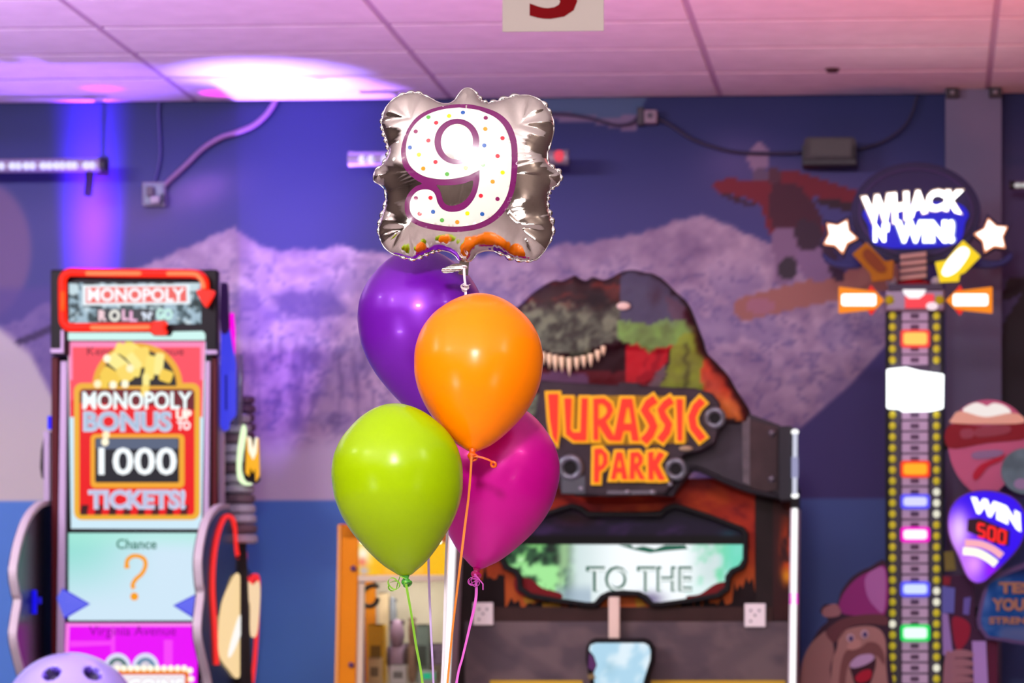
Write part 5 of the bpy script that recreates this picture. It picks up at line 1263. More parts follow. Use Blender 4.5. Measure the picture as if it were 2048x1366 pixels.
arrow_board([(1926, 480), (1961, 512), (1930, 544), (1920, 548), (1918, 562), (1880, 564), (1870, 524), (1892, 520)], smooth_loop([(1918, 497), (1932, 495), (1938, 508), (1916, 540), (1894, 552), (1884, 544), (1896, 520)], 4), (255, 214, 10), (255, 254, 244))
ALB[0] = 0.95
# cartoon strong man board at the foot of the tower, left
YB1 = YW - 0.10
cb = w.part('cartoon_board', board(smooth_loop([(1776, 1130), (1740, 1134), (1706, 1152), (1682, 1182), (1674, 1208), (1650, 1208), (1640, 1224), (1656, 1240), (1640, 1256), (1620, 1290), (1610, 1330), (1610, 1420), (1778, 1420), (1778, 1300)], 3), YB1, 0.03), mat('cartoon outline', (58, 36, 56), 0.5))
def cp(name, pts, lift, rgb, sm=True): return w.part(name, board(smooth_loop(pts, 4) if sm else pts, YB1 - lift, 0.004), mat('print %d %d %d' % rgb, rgb, 0.5), sub=cb)
cp('printed_bonnet', [(1772, 1136), (1742, 1142), (1712, 1158), (1690, 1182), (1678, 1206), (1680, 1222), (1700, 1230), (1770, 1228)], 0.004, (144, 44, 122))
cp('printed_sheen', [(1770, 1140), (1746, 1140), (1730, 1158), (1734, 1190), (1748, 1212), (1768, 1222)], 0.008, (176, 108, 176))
cp('printed_fist', [(1644, 1222), (1654, 1212), (1672, 1208), (1682, 1222), (1676, 1232), (1650, 1234)], 0.004, (160, 112, 118))
cp('printed_arm', [(1640, 1270), (1656, 1264), (1668, 1300), (1660, 1340), (1664, 1410), (1604, 1410), (1602, 1340), (1616, 1296)], 0.004, (156, 114, 112))
cp('printed_hair', [(1652, 1262), (1680, 1240), (1720, 1230), (1768, 1230), (1774, 1250), (1740, 1248), (1700, 1254), (1672, 1284), (1660, 1280)], 0.006, (104, 60, 68))
cp('printed_face', [(1680, 1268), (1710, 1254), (1750, 1254), (1770, 1276), (1772, 1330), (1768, 1410), (1672, 1410), (1664, 1330), (1674, 1296)], 0.006, (168, 124, 120))
cp('printed_beard', [(1692, 1302), (1720, 1296), (1736, 1284), (1756, 1288), (1768, 1308), (1768, 1330), (1750, 1310), (1712, 1316), (1694, 1340), (1688, 1410), (1676, 1410), (1680, 1340)], 0.009, (122, 78, 78))
cp('printed_nose', [(1694, 1290), (1712, 1278), (1722, 1284), (1718, 1296), (1700, 1300)], 0.012, (186, 138, 132))
for x, y in ((1701, 1276), (1729, 1268)): cp('printed_eye', ell(x, y, 8, 9, 12), 0.012, (196, 166, 180), False); cp('printed_pupil', ell(x + 1, y + 1, 4.5, 5.5, 10), 0.015, (62, 54, 112), False)
cp('printed_mouth', [(1700, 1330), (1716, 1314), (1742, 1308), (1752, 1320), (1746, 1350), (1736, 1372), (1714, 1376), (1704, 1350)], 0.012, (60, 26, 42))
cp('printed_teeth', [(1700, 1328), (1716, 1312), (1742, 1308), (1748, 1318), (1730, 1330), (1706, 1336)], 0.015, (188, 158, 200)); cp('printed_tongue', [(1710, 1356), (1724, 1342), (1742, 1340), (1740, 1358), (1720, 1366)], 0.015, (170, 24, 52))
# right: hand on the striped handle
YB2 = YW - 0.06
hb_ = w.part('cartoon_board', board([(1890, 1150), (1945, 1150), (1952, 1260), (1990, 1262), (1996, 1420), (1890, 1420)], YB2, 0.03), mat('cartoon shade', (62, 30, 60), 0.5))
def cq(name, pts, lift, rgb, sm=False): return w.part(name, board(smooth_loop(pts, 4) if sm else pts, YB2 - lift, 0.004), mat('print %d %d %d' % rgb, rgb, 0.5), sub=hb_)
cq('printed_panel', [(1884, 1172), (1910, 1176), (1908, 1226), (1884, 1226)], 0.004, (96, 100, 176)); cq('printed_panel', [(1928, 1196), (1942, 1194), (1938, 1230), (1926, 1228)], 0.004, (104, 92, 168))
cq('printed_panel', [(1884, 1226), (1896, 1228), (1906, 1310), (1886, 1310)], 0.004, (150, 124, 186)); cq('printed_sleeve', [(1904, 1240), (1920, 1234), (1940, 1250), (1936, 1280), (1914, 1300)], 0.005, (140, 26, 54), True)
cq('printed_handle', [(1944, 1282), (1972, 1282), (1978, 1420), (1950, 1420)], 0.006, (168, 136, 200)); cq('printed_handle', [(1974, 1282), (1996, 1282), (1994, 1420), (1980, 1420)], 0.005, (84, 22, 52))
for i, y in enumerate((1308, 1326, 1343, 1360)): cq('printed_finger', [(1904, y - 6), (1924, y - 9), (1944, y - 4), (1946, y + 5), (1926, y + 7), (1906, y + 6)], 0.008 + 0.002 * (i % 2), (150, 106, 116), True)
cq('printed_hand', [(1890, 1312), (1904, 1306), (1912, 1330), (1910, 1420), (1886, 1420)], 0.007, (146, 104, 118), True)
cq('printed_yellow', [(1888, 1104), (1908, 1102), (1912, 1140), (1890, 1142)], 0.004, (120, 108, 52)); cq('printed_red', [(1886, 1152), (1902, 1154), (1900, 1170), (1886, 1170)], 0.005, (130, 34, 50))
# balloon shaped boards on the right side
YR = YW - 0.16
bb = w.part('balloon_board', board(smooth_loop([(1930, 970), (1908, 938), (1897, 900), (1896, 870), (1908, 836), (1934, 810), (1974, 799), (2010, 806), (2040, 828), (2056, 860), (2052, 900), (2030, 940), (2000, 978), (1960, 990)], 4), YR + 0.08, 0.03), mat('balloon print rose', (188, 92, 128), 0.4))
def bp_(name, pts, lift, rgb, e=0, sm=True): return w.part(name, board(smooth_loop(pts, 4) if sm else pts, YR + 0.08 - lift, 0.004), emi('lit %d' % rgb[0], rgb, e) if e else mat('print %d %d %d' % rgb, rgb, 0.45), sub=bb)
bp_('printed_cap', [(1925, 820), (1948, 806), (1964, 808), (1974, 812), (1988, 806), (2010, 812), (2022, 826), (1996, 834), (1950, 832)], 0.004, (248, 236, 232), 0.95)
bp_('printed_band', [(1904, 836), (1920, 822), (1970, 834), (2020, 826), (2044, 832), (2044, 846), (1974, 848), (1904, 846)], 0.006, (236, 190, 160))
bp_('printed_band', [(1898, 850), (1970, 852), (2050, 846), (2054, 876), (1974, 886), (1898, 896)], 0.005, (132, 18, 34)); bp_('printed_marks', [(1922, 860), (1945, 858), (1946, 874), (1924, 876)], 0.008, (150, 68, 84)); bp_('printed_marks', [(1954, 856), (2014, 850), (2016, 866), (1956, 874)], 0.008, (146, 64, 78))
bp_('printed_streak', [(1946, 948), (1960, 930), (1990, 916), (2010, 908), (2004, 920), (1976, 934), (1958, 956), (1948, 960)], 0.006, (176, 24, 54)); bp_('printed_streak', [(1948, 904), (2000, 900), (2002, 912), (1950, 918)], 0.006, (140, 112, 148))
gb = w.part('balloon_board', board(ell(2052, 942, 50, 46, 32), YR + 0.04, 0.03), mat('balloon print teal', (96, 122, 130), 0.4, noise=(10, 0.3)))
w.part('printed_patch', board(ell(2042, 968, 14, 11, 16), YR + 0.034, 0.006), mat('mauve patch', (152, 132, 168), 0.5), sub=gb)
lo = smooth_loop([(1950, 1164), (1934, 1150), (1918, 1112), (1902, 1078), (1897, 1044), (1904, 1014), (1926, 992), (1960, 983), (1998, 986), (2030, 1000), (2050, 1030), (2050, 1062), (2036, 1094), (2010, 1124), (1984, 1148), (1968, 1162)], 4)
lb = w.part('lit_balloon_sign', board(grow(lo, 3), YR - 0.0, 0.05), mat('sign casing mauve', (96, 58, 104), 0.4), bevel=0.005)
def vio(px, py):
    k = sstep(1975, 1912, px + (py - 1060) * -0.10); c = np.zeros(px.shape + (3,)) + np.array((50, 0, 236.0)); c = mix(c, sstep(2000, 1900, px + (1090 - py) * 0.25) * sstep(1000, 1060, py), (186, 96, 255)); c = mix(c, np.exp(-(((px - 1918) / 18) ** 2 + ((py - 1060) / 40) ** 2)), (236, 196, 255))
    c = mix(c, np.exp(-(((px - 1948) / 22) ** 2 + ((py - 1128) / 26) ** 2)), (230, 150, 255)); c = mix(c, np.exp(-(((px - 1985) / 14) ** 2 + ((py - 1140) / 20) ** 2)) * 0.8, (170, 0, 255)); return c
region_print(w, 'glow_face', lo, YR - 0.004, 6, vio, attr_mat('violet glow', emit=1.05), sub=lb)
w.part('sign_lettering', text('WIN', (1942, 994, 2044, 1046), YR - 0.016, 0.008, off=0.075, warp=lambda u, v: (1942 + u * 98 - v * 4 + 6 * u * v, 994 + u * u * 26 + 6 * u + v * (30 + 8 * u))), emi('win white', (255, 255, 252), 1.8), sub=lb)
w.part('display_window', board([(1936, 1038), (1960, 1036), (2020, 1062), (2018, 1092), (1990, 1088), (1934, 1062)], YR - 0.010, 0.005), mat('display dark', (52, 24, 40), 0.4), sub=lb)
def seg7(ch, ox, oy, wd, ht, t_):
    S_ = {'5': 'afgcd', '0': 'abcdef'}[ch]; out = []
    P_ = dict(a=[(0, 0), (1, 0)], b=[(1, 0), (1, .5)], c=[(1, .5), (1, 1)], d=[(0, 1), (1, 1)], e=[(0, .5), (0, 1)], f=[(0, 0), (0, .5)], g=[(0, .5), (1, .5)])
    for s_ in S_:
        (x0, y0), (x1, y1) = P_[s_]; out.append(stroke([(ox + x0 * wd - y0 * 1.5, oy + y0 * ht + x0 * wd * 0.28), (ox + x1 * wd - y1 * 1.5, oy + y1 * ht + x1 * wd * 0.28)], t_))
    return out
for i, ch in enumerate('500'):
    mb = MB()
    for k_, p in enumerate(seg7(ch, 1957 + i * 20.5, 1047 + i * 6, 13, 25, 5)): board(p, YR - 0.016 - 0.0003 * k_, 0.004, mb)
    w.part('led_digit', mb, emi('led red', (255, 30, 30), 1.2), sub=lb)
w.part('arc_band', board(stroke(smooth_loop([(1930, 1086), (1960, 1088), (1985, 1098), (2004, 1112)], 4, False), 14), YR - 0.014, 0.005), emi('pink band', (255, 176, 190), 1.0), sub=lb)
w.part('arc_band', board(stroke(smooth_loop([(1926, 1102), (1954, 1105), (1976, 1116), (1992, 1128)], 4, False), 15), YR - 0.016, 0.005), emi('cream band', (255, 250, 214), 1.3), sub=lb)
pq = w.part('plaque', board(smooth_loop([(1986, 1150), (2100, 1110), (2130, 1120), (2130, 1280), (1990, 1280), (1966, 1268), (1954, 1246), (1958, 1214), (1968, 1180)], 4), YR + 0.05, 0.03), mat('plaque rim', (92, 70, 118), 0.4))
def plq(px, py):
    n_ = fbm(px / 16, py / 12, 3); c = np.zeros(px.shape + (3,)) + np.array((12, 72, 146.0)); c = mix(c, sstep(0.5, 0.7, n_) * 0.7, (70, 110, 170)); c = mix(c, sstep(1165, 1135, py) * sstep(1990, 2010, px), (6, 24, 76)); c = mix(c, np.exp(-(((px - 1970) / 12) ** 2 + ((py - 1204) / 24) ** 2)) * 0.8, (100, 130, 196)); c = mix(c, sstep(1240, 1262, py) * sstep(1990, 2010, px) * 0.8, (96, 106, 150)); return c
region_print(w, 'plaque_print', smooth_loop([(1990, 1160), (2098, 1120), (2122, 1126), (2122, 1274), (1994, 1274), (1972, 1264), (1962, 1244), (1966, 1216), (1974, 1184)], 4), YR + 0.046, 7, plq, attr_mat('printed panel', 0.5), sub=pq)
m_tan = mat('plaque lettering', (164, 118, 92), 0.5)
w.part('plaque_lettering', text('TEST', (1998, 1164, 2086, 1187), YR + 0.038, 0.004, off=0.05), m_tan, sub=pq)
w.part('plaque_lettering', text('YOUR', (1984, 1197, 2070, 1222), YR + 0.038, 0.004, off=0.05), m_tan, sub=pq)
w.part('plaque_lettering', text('STRENGTH', (1978, 1234, 2104, 1248), YR + 0.038, 0.004, off=0.04), m_tan, sub=pq)
w.part('board_arm', MB().box(xb, R(1990, 0, YW).x, YW + 0.02, YW + 0.08, R(0, 1235, YW).z, R(0, 1215, YW).z), m_black)
w.part('board_arm', MB().box(xb, R(1990, 0, YW).x, YW + 0.02, YW + 0.08, R(0, 905, YW).z, R(0, 885, YW).z), m_black)

ALB[0] = 1.0
# ================================================================== the balloon bunch (world axes)
class WThing(Thing):
    def __init__(s, name, label, cat, base, group=None):
        s.o = Vector(base); s.e = bpy.data.objects.new(name, None); COL.objects.link(s.e)
        s.e.empty_display_size = 0.1; s.e.location = s.o; tag(s.e, label, cat, group)

PS = [(0, 0), (.02, .27), (.06, .47), (.12, .66), (.2, .84), (.3, .96), (.4, 1.0), (.5, .985), (.6, .92), (.7, .80), (.8, .625), (.88, .455), (.94, .30), (.975, .175), (1, .075)]
PSX = np.array([p[0] for p in PS]); PSR = np.array([p[1] ** 2 for p in PS])
def pchip(x):
    h = np.diff(PSX); dl = np.diff(PSR) / h; d = np.zeros(len(PSX)); d[0], d[-1] = dl[0], dl[-1]
    for i in range(1, len(d) - 1):
        if dl[i - 1] * dl[i] > 0:
            w1, w2 = 2 * h[i] + h[i - 1], h[i] + 2 * h[i - 1]; d[i] = (w1 + w2) / (w1 / dl[i - 1] + w2 / dl[i])
    i = np.clip(np.searchsorted(PSX, x) - 1, 0, len(h) - 1); t = (x - PSX[i]) / h[i]
    return (2 * t ** 3 - 3 * t ** 2 + 1) * PSR[i] + (t ** 3 - 2 * t ** 2 + t) * h[i] * d[i] + (-2 * t ** 3 + 3 * t ** 2) * PSR[i + 1] + (t ** 3 - t ** 2) * h[i] * d[i + 1]

TIE = W(874, 1560, 6.52); WGT = W(874, 1880, 6.52)
def latex(rgb, name):
    return mat(name, rgb, 0.24, spec=0.24, coat=0.0)
NB = [0]
TOFF = [(0.004, -0.012), (-0.006, -0.006), (0.012, 0.0), (-0.001, 0.012)]
def tie_off():
    NB[0] += 1; return Vector((*TOFF[NB[0] - 1], 0))
def ribbon_path(pts, last=None):
    P = curve3(pts, 10)
    return P
def balloon(label, top, neck, dt, dn, Rpx, m, mk, mr, rib, rw=0.0048):
    A, B = W(*top, dt), W(*neck, dn); ax = (B - A); H = ax.length; ax.normalize()
    Rm = Rpx * (dt + dn) / 2 / F
    t = WThing('latex_balloon', label, 'balloon', B, 'latex balloons of the bunch')
    n = 72; s = (1 - np.cos(np.linspace(0, PI, n))) / 2
    r = np.sqrt(np.maximum(pchip(s), 0)) * Rm
    mb = MB().lathe([(max(a, 1e-4), b * H) for a, b in zip(r, s)], 72, A, ax)
    t.part('skin', mb, m, smooth=True)
    # neck, knot and rolled lip
    k = 0.001 * dn / 6.7
    mb = MB().lathe([(9.5 * k, -3 * k), (7.5 * k, 2 * k), (5.5 * k, 6 * k), (8.5 * k, 9 * k), (9.8 * k, 13 * k), (8.5 * k, 17 * k), (4.5 * k, 19 * k)], 20, B, ax)
    t.part('knot', mb, mk, smooth=True)
    mb = MB().torus(B + ax * 17 * k + Vector((3 * k, -2 * k, 0)), ax + Vector((0.5, -0.6, 0)), 7.5 * k, 2.6 * k, 20, 8)
    t.part('rolled_lip', mb, mk, smooth=True)
    start = B + ax * 12 * k + Vector((0, -11 * k, 0))
    P = curve3([start] + [W(*p) for p in rib] + [TIE + tie_off(), WGT + Vector((TOFF[NB[0] - 1][0], TOFF[NB[0] - 1][1], 0.034))], 10)
    tw = random.uniform(0, 3)
    t.part('ribbon', MB().strip(P, rw, 0.0006, side=lambda i: Vector((1, 0.75 * math.sin(tw + i * 0.09), 0))), mr)
    return t, B, ax
def curl(t, c, r, turns, mr, w=0.0035, a0=0.0, drift=(0, 0, 0), tail=None, sub=None):
    n = int(26 * turns); P = []
    for i in range(n):
        a = a0 + 2 * PI * turns * i / n; rr = r * (0.75 + 0.25 * math.sin(i * 0.35))
        P.append(Vector(c) + Vector((math.cos(a) * rr, -0.004 - 0.006 * math.sin(a * 0.5) + 0.0003 * i, math.sin(a) * rr)) + Vector(drift) * (i / n))
    if tail: P += [Vector(p) for p in tail]
    return t.part('ribbon_curl', MB().strip(P, w, 0.0006, side=(0.45, 0.8, 0.4)), mr, sub=sub)

m_o = latex((255, 132, 0), 'orange latex'); m_ok = mat('orange knot latex', (225, 88, 0), 0.35, coat=0.3); m_or = mat('orange ribbon', (240, 140, 60), 0.35)
m_g = latex((154, 190, 0), 'lime latex'); m_gk = mat('green knot latex', (70, 160, 50), 0.35, coat=0.3); m_gr = mat('green ribbon', (140, 205, 60), 0.35)
m_p = mat('violet pearl latex', (116, 18, 184), 0.32, 0.30, 0.4, 0.1); m_pk = mat('violet knot latex', (70, 10, 120), 0.35); m_pr = mat('lilac ribbon', (190, 165, 220), 0.35)
m_m = mat('magenta pearl latex', (214, 0, 156), 0.32, 0.30, 0.4, 0.1); m_mk = mat('magenta knot latex', (190, 0, 110), 0.35); m_mr = mat('pink ribbon', (228, 100, 215), 0.3)
m_sv = mat('silver white ribbon', (225, 215, 225), 0.3)

tO, B, ax = balloon('orange latex balloon in front, at the centre of the bunch', (966, 597), (945, 900), 6.56, 6.44, 129, m_o, m_ok, m_or,
    [(938, 985, 6.44), (930, 1050, 6.45), (918, 1150, 6.46), (905, 1260, 6.48), (895, 1366, 6.49)])
d = 6.43
tO.part('tied_end', MB().strip(curve3([W(946, 912, d), W(960, 914, d - .004), W(975, 919, d - .004), W(985, 924, d)], 6), 0.004, 0.001, side=(0, 0.4, 1)), m_ok)
c = W(987, 929, d); tO.part('end_bead', MB().torus(c, (0.4, 1, 0.3), 0.0048, 0.0028, 16, 8), m_ok, smooth=True)
tG, B, ax = balloon('lime green latex balloon at the lower left of the bunch', (783, 807), (811, 1151), 6.40, 6.40, 131, m_g, m_gk, m_gr,
    [(822, 1225, 6.41), (832, 1290, 6.43), (845, 1366, 6.46)])
curl(tG, W(786, 1169, 6.39), 0.0125, 1.9, m_gr, a0=0.6, tail=[W(800, 1152, 6.388), W(810, 1157, 6.39)])
tM, B, ax = balloon('magenta pearl latex balloon at the lower right of the bunch', (1021, 808), (954, 1136), 6.68, 6.68, 126, m_m, m_mk, m_mr,
    [(952, 1195, 6.66), (938, 1260, 6.63), (925, 1315, 6.60), (913, 1366, 6.57)], rw=0.0055)
curl(tM, W(948, 1163, 6.655), 0.011, 2.3, m_mr, a0=2.0, tail=[W(958, 1158, 6.655), W(966, 1168, 6.652), W(966, 1180, 6.652)])
tP, B, ax = balloon('purple pearl latex balloon behind the orange one at the upper left', (831, 497), (858, 838), 6.765, 6.765, 126.5, m_p, m_pk, m_pr,
    [(862, 900, 6.74), (858, 1000, 6.68), (857, 1115, 6.62), (861, 1240, 6.58), (867, 1366, 6.55)])

# ------------------------------------------------------------------ foil number balloon
ZS = 3.415
def zp(x, y): return (700 + x / ZS, 160 + y / ZS)
OUT = [(800, 56), (768, 70), (742, 104), (714, 142), (682, 163), (640, 163), (590, 148), (540, 122), (490, 100), (440, 90), (382, 95), (325, 117), (278, 150), (243, 195), (224, 250), (220, 310), (236, 370), (256, 430), (266, 490), (252, 540),
       (218, 588), (178, 618), (162, 652), (166, 690), (202, 712), (236, 745), (250, 795), (245, 850), (226, 910), (208, 965), (198, 1025), (208, 1085), (235, 1140), (280, 1178), (335, 1198), (392, 1215), (440, 1222), (500, 1196), (560, 1172), (620, 1164),
       (680, 1176), (722, 1204), (752, 1236), (815, 1236), (836, 1220), (868, 1186), (925, 1166), (985, 1168), (1045, 1188), (1105, 1214), (1180, 1232), (1255, 1228), (1310, 1188), (1350, 1130), (1378, 1062), (1384, 1000), (1368, 935), (1350, 870),
       (1346, 800), (1368, 745), (1412, 714), (1440, 668), (1424, 626), (1378, 598), (1346, 548), (1350, 482), (1374, 420), (1390, 345), (1385, 272), (1352, 202), (1310, 148), (1240, 112), (1160, 108), (1080, 124), (1000, 150), (935, 162), (892, 138), (862, 92), (832, 64)]
OUTL = smooth_loop([zp(*p) for p in OUT], 5)
G = 1.5; gx0, gy0 = 735.0, 165.0; gnx, gny = int(400 / G), int(375 / G)
GXX, GYY = np.meshgrid(gx0 + np.arange(gnx) * G, gy0 + np.arange(gny) * G)
INS = inpoly(GXX, GYY, OUTL)
u = np.zeros(GXX.shape)
c0 = ((GXX - 935) ** 2 + (GYY - 350) ** 2); u[INS] = np.maximum(0, 26000 - c0[INS]) * 0.3
for lvl in range(1400):                                    # membrane under pressure: Laplace(u) = -1
    v = np.zeros_like(u)
    v[1:-1, 1:-1] = 0.25 * (u[:-2, 1:-1] + u[2:, 1:-1] + u[1:-1, :-2] + u[1:-1, 2:] + G * G)
    u = np.where(INS, v, 0)
un = np.sqrt(u / u.max())
un = un * (1 - 0.18 * un ** 2)
un /= un.max()
def bil(a, x, y):
    fx, fy = np.clip((x - gx0) / G, 0, gnx - 2), np.clip((y - gy0) / G, 0, gny - 2)
    i, j = fx.astype(int), fy.astype(int); p, q = fx - i, fy - j
    return (a[j, i] * (1 - p) + a[j, i + 1] * p) * (1 - q) + (a[j + 1, i] * (1 - p) + a[j + 1, i + 1] * p) * q
DF, TF = 6.60, 0.074
def wrinkle(px, py):
    d, w = segdist(px, py, OUTL)
    a = 0.55 * np.sin(w / 13.0 * 2 * PI + 2.2 * np.sin(w / 61)) + 0.45 * np.sin(w / 7.7 * 2 * PI + 3 * np.sin(w / 37))
    amp = 0.35 + 0.9 * fbm(w / 42, w * 0 + 2, 2)
    c = a * amp * np.exp(-d / 13.0) * np.clip(d / 4, 0, 1)
    b = np.sin(w / 47.0 * 2 * PI + 1.3 * np.sin(w / 90)) * np.exp(-d / 42.0) * np.clip(d / 12, 0, 1)
    return c * 0.0010 + b * 0.0032, d, w
def fheight(px, py):
    return bil(un, px, py) * TF
def fpos(px, py, h):
    d = DF - h
    return np.stack([(px - CX) * DF / F, d, CZ + (CY - py) * DF / F], -1)
m_foil = mat('silver foil', (226, 218, 214), 0.07, 1.0)
nt = m_foil.node_tree; bs = nt.nodes['Principled BSDF']
tc = nt.nodes.new('ShaderNodeTexCoord'); nz_ = nt.nodes.new('ShaderNodeTexNoise'); nz_.inputs['Scale'].default_value = 900; nz_.inputs['Detail'].default_value = 2
bp = nt.nodes.new('ShaderNodeBump'); bp.inputs['Strength'].default_value = 0.05; bp.inputs['Distance'].default_value = 0.001
nt.links.new(tc.outputs['Object'], nz_.inputs['Vector']); nt.links.new(nz_.outputs['Fac'], bp.inputs['Height']); nt.links.new(bp.outputs[0], bs.inputs['Normal'])
base = W(928, 540, DF)
tF = WThing('foil_balloon', 'silver foil number 9 balloon with scalloped frame edge topping the bunch', 'balloon', base)
P, T = cdt_region([OUTL], 2.6)
wr, dd, ww = wrinkle(P[:, 0], P[:, 1])
hh = fheight(P[:, 0], P[:, 1])
front, back = fpos(P[:, 0], P[:, 1], hh + wr + 0.0004), fpos(P[:, 0], P[:, 1], -(hh + wr * 0.8) - 0.0004)
mb = MB(); mb.add(front.tolist(), orient(front, T, -1).tolist()); tF.part('front_sheet', mb, m_foil, smooth=True, recalc=False)
mb = MB(); mb.add(back.tolist(), orient(back, T, 1).tolist()); tF.part('back_sheet', mb, m_foil, smooth=True, recalc=False)
# puckered seam around the rim
L = np.array(OUTL); L = L if area2(OUTL) > 0 else L[::-1]
sg = np.hypot(*(np.roll(L, -1, 0) - L).T); cum = np.concatenate([[0], np.cumsum(sg)]); tot = cum[-1]
ns = int(tot / 1.6); q = np.arange(ns) * tot / ns
Lx = np.interp(q, cum, np.append(L[:, 0], L[0, 0])); Ly = np.interp(q, cum, np.append(L[:, 1], L[0, 1]))
tx, ty = np.roll(Lx, -2) - np.roll(Lx, 2), np.roll(Ly, -2) - np.roll(Ly, 2); ln = np.hypot(tx, ty); nxo, nyo = ty / ln, -tx / ln
curv = np.abs(np.roll(tx / ln, -6) * np.roll(ty / ln, 6) - np.roll(ty / ln, -6) * np.roll(tx / ln, 6))
ph = q + 16 * np.sin(q / 61) + 7 * np.sin(q / 29)
sc_ = np.abs(np.sin(ph / 18.5 * PI)) ** 0.8
sc_ = sc_ * np.clip(2.2 * (fbm(q / 45, q * 0 + 7, 2) - 0.32), 0, 1)
ext = 1.6 + 6.0 * sc_; bul = 0.0006 + 0.0042 * sc_
rows = []
for a, b in ((-2.0, 0.15), (0.1, 1.0), (0.55, 1.0), (1.0, 0.15), (0.55, -1.0), (0.1, -1.0), (-2.0, -0.15)):
    e = ext * a if a > 0 else a
    rows.append(fpos(Lx + nxo * e, Ly + nyo * e, bul * b + (0.0015 * np.sign(b) if a < 0 else 0)))
vs = np.concatenate(rows).tolist(); fs = []
for r_ in range(6):
    for i in range(ns):
        j = (i + 1) % ns; fs.append((r_ * ns + i, r_ * ns + j, (r_ + 1) * ns + j, (r_ + 1) * ns + i))
mb = MB(); mb.add(vs, fs); tF.part('seam_rim', mb, mat('foil rim', (224, 218, 220), 0.2, 1.0), smooth=True)
# printed 9
def printed(name, loops, lift, m, step=4.0):
    P, T = cdt_region(loops, step)
    v = fpos(P[:, 0], P[:, 1], fheight(P[:, 0], P[:, 1]) + wrinkle(P[:, 0], P[:, 1])[0] + lift)
    mb = MB(); mb.add(v.tolist(), orient(v, T, -1).tolist())
    return tF.part(name, mb, m, smooth=True, recalc=False)
O9 = [(760, 188), (660, 198), (560, 225), (470, 282), (405, 370), (370, 470), (368, 550), (385, 620), (425, 675), (478, 718), (512, 741), (470, 757), (425, 795), (397, 845), (390, 900), (402, 950), (440, 993), (520, 1030), (620, 1052), (740, 1062), (860, 1050),
      (960, 1015), (1045, 955), (1100, 880), (1138, 780), (1156, 650), (1158, 520), (1144, 420), (1098, 320), (1015, 248), (900, 205)]
HB = [(612, 752), (650, 755), (740, 752), (808, 740), (857, 722), (858, 760), (845, 802), (818, 842), (780, 873), (730, 890), (690, 888), (662, 868), (648, 830), (636, 790)]
W9 = [(760, 216), (640, 230), (540, 266), (462, 330), (415, 412), (400, 500), (413, 582), (452, 642), (525, 690), (620, 712), (720, 712), (820, 692), (866, 672), (905, 652), (903, 720), (886, 800), (850, 868), (792, 918), (712, 932), (652, 914), (620, 872), (608, 828), (588, 796), (550, 781), (492, 786), (448, 820),
      (427, 872), (432, 930), (474, 976), (560, 1005), (680, 1025), (780, 1026), (880, 1010), (978, 962), (1048, 890), (1094, 800), (1115, 680), (1118, 540), (1108, 450), (1068, 352), (998, 282), (890, 234)]
Z = lambda l: [zp(*p) for p in l]
hA = [(750 + 109 * math.cos(a), 457 + 124 * math.sin(a)) for a in np.linspace(0, 2 * PI, 40, False)]
hW = [(750 + 152 * math.cos(a), 457 + 157 * math.sin(a)) for a in np.linspace(0, 2 * PI, 40, False)]
o9 = smooth_loop(Z(O9), 4); hb = smooth_loop(Z(HB), 3); w9 = smooth_loop(Z(W9[:13]) , 4, False) + [zp(*W9[13])] + smooth_loop(Z(W9[14:]), 4, False)
printed('printed_outline', [o9, Z(hA), hb], 0.0012, mat('purple print', (104, 16, 88), 0.22, spec=0.5, coat=0.15))
num = printed('printed_numeral', [w9, Z(hW)], 0.0022, mat('white print', (212, 212, 206), 0.22, spec=0.5, coat=0.15))
dots = dict(gr=[(552, 283), (928, 617), (685, 680), (647, 986)], ye=[(694, 279), (492, 544), (811, 638), (1059, 667), (820, 942)], bl=[(787, 254), (428, 492), (935, 485), (587, 930), (920, 946)],
            pu=[(942, 291), (467, 382), (470, 837), (1024, 845)], re=[(607, 326), (1057, 432), (556, 449), (1025, 556), (606, 597), (912, 825), (571, 837), (494, 940)], og=[(941, 370), (522, 640), (992, 730), (750, 999)])
dc = dict(gr=(86, 165, 70), ye=(245, 222, 20), bl=(30, 85, 165), pu=(125, 25, 85), re=(228, 35, 55), og=(232, 140, 30))
for k, l in dots.items():
    for p in l:
        lp = Z([(p[0] + 14.5 * math.cos(a), p[1] + 13.5 * math.sin(a)) for a in np.linspace(0, 2 * PI, 18, False)])
        ob = printed('printed_dot', [lp], 0.0030, mat('dot ' + k, dc[k], 0.2, coat=0.3), 2.5); ob.parent = num
        ob.location = (0, 0, 0)
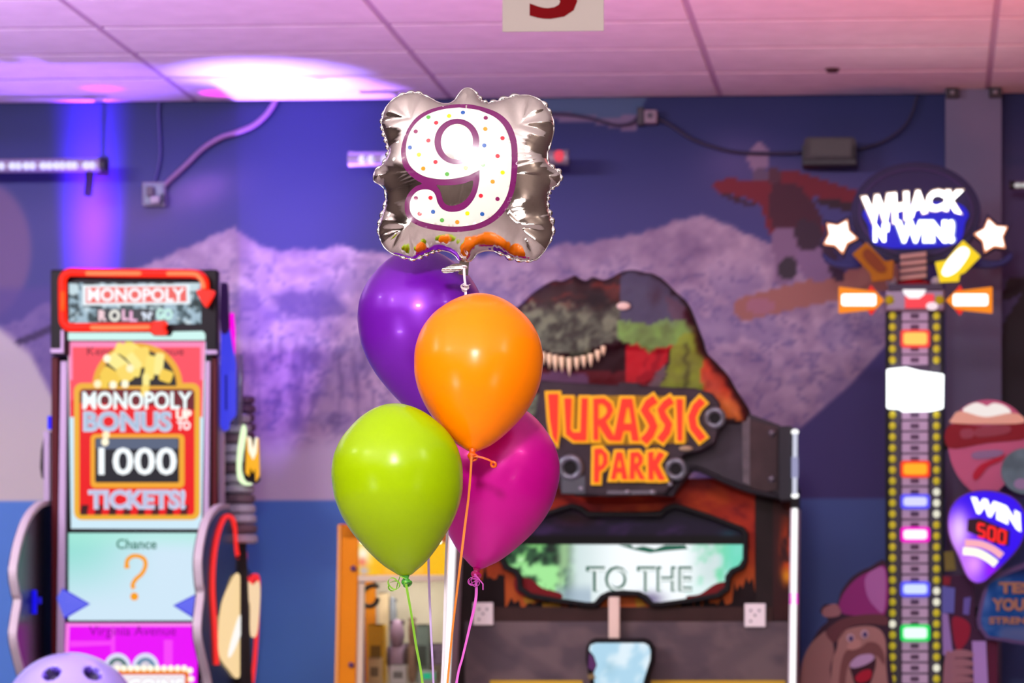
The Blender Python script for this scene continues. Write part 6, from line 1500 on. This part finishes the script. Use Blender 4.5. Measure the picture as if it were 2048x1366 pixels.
# filling neck, valve tab, ribbon
n0, n1 = W(929, 520, DF), W(929, 546, DF)
tF.part('filling_neck', MB().strip([W(929, 516, DF), W(928, 530, DF), W(927, 544, DF), W(926, 550, DF)], 0.019, 0.002, side=(1, 0.2, 0)), m_foil, bevel=0.0006)
mb = MB(); tabp = smooth_loop([(926, 529), (912, 527), (894, 533), (884, 538), (884, 544), (892, 547), (908, 544), (924, 540)], 4)
def f0(p): return W(p[0], p[1], DF - 0.012 - 0.002 * math.sin(p[0] * 0.9))
def f1(p): return W(p[0], p[1], DF - 0.010 - 0.002 * math.sin(p[0] * 0.9))
mb.prism([tabp], f0, f1); tF.part('valve_tab', mb, mat('foil tab', (205, 200, 198), 0.22, 1.0, noise=(300, 0.2)))
dR = DF - 0.008
P = curve3([W(928, 534, dR), W(929, 556, dR), W(931, 575, dR), W(931, 600, dR), W(927, 640, 6.64), W(925, 700, 6.654), W(914, 800, 6.655), W(906, 880, 6.59), W(900, 960, 6.572), W(892, 1120, 6.56), W(884, 1366, 6.54), TIE + Vector((-0.012, 0.008, 0)), WGT + Vector((-0.012, 0.004, 0.034))], 10)
tF.part('ribbon', MB().strip(P, 0.0048, 0.0006, side=lambda i: Vector((1, 0.5 * math.sin(i * 0.1), 0))), m_sv)
curl(tF, W(929, 575, dR - 0.004), 0.0065, 2.2, m_sv, w=0.006, a0=1.0, tail=[W(936, 571, dR - 0.006), W(940, 569, dR - 0.004)])
tF.part('ribbon_knot', MB().torus(W(928, 534, dR), (0, 0.3, 1), 0.005, 0.0018, 14, 6), m_sv)

# what anchors the bunch, below the frame
wr_ = world2room(WGT)
t = Thing('balloon_weight', 'foil wrapped balloon weight on the round table under the bunch', 'balloon weight', (wr_.x, wr_.y, 0.75))
t.part('wrapped_body', MB().lathe([(0.045, 0), (0.05, 0.01), (0.042, 0.05), (0.018, WGT.z - 0.75 - 0.01), (0.006, WGT.z - 0.75)], 14, (wr_.x, wr_.y, 0.75)), mat('violet foil', (110, 40, 160), 0.25, 0.8))
t.part('foil_fringe', MB().lathe([(0.006, 0), (0.03, 0.025), (0.032, 0.026), (0.008, 0.002)], 11, (wr_.x, wr_.y, WGT.z - 0.004)), mat('violet foil', (110, 40, 160), 0.25, 0.8))
t = Thing('party_table', 'round white party table carrying the balloon weight', 'table', (wr_.x, wr_.y, 0))
t.part('top', MB().lathe([(0.38, 0.715), (0.40, 0.72), (0.40, 0.745), (0.39, 0.7497)], 40, (wr_.x, wr_.y, 0)), mat('table top', (225, 220, 225), 0.4))
t.part('pedestal', MB().lathe([(0.03, 0.03), (0.03, 0.715)], 16, (wr_.x, wr_.y, 0)), mat('chrome', (200, 200, 205), 0.2, 1.0))
t.part('foot', MB().lathe([(0.24, 0.0), (0.24, 0.015), (0.05, 0.035)], 32, (wr_.x, wr_.y, 0)), mat('chrome', (200, 200, 205), 0.2, 1.0))
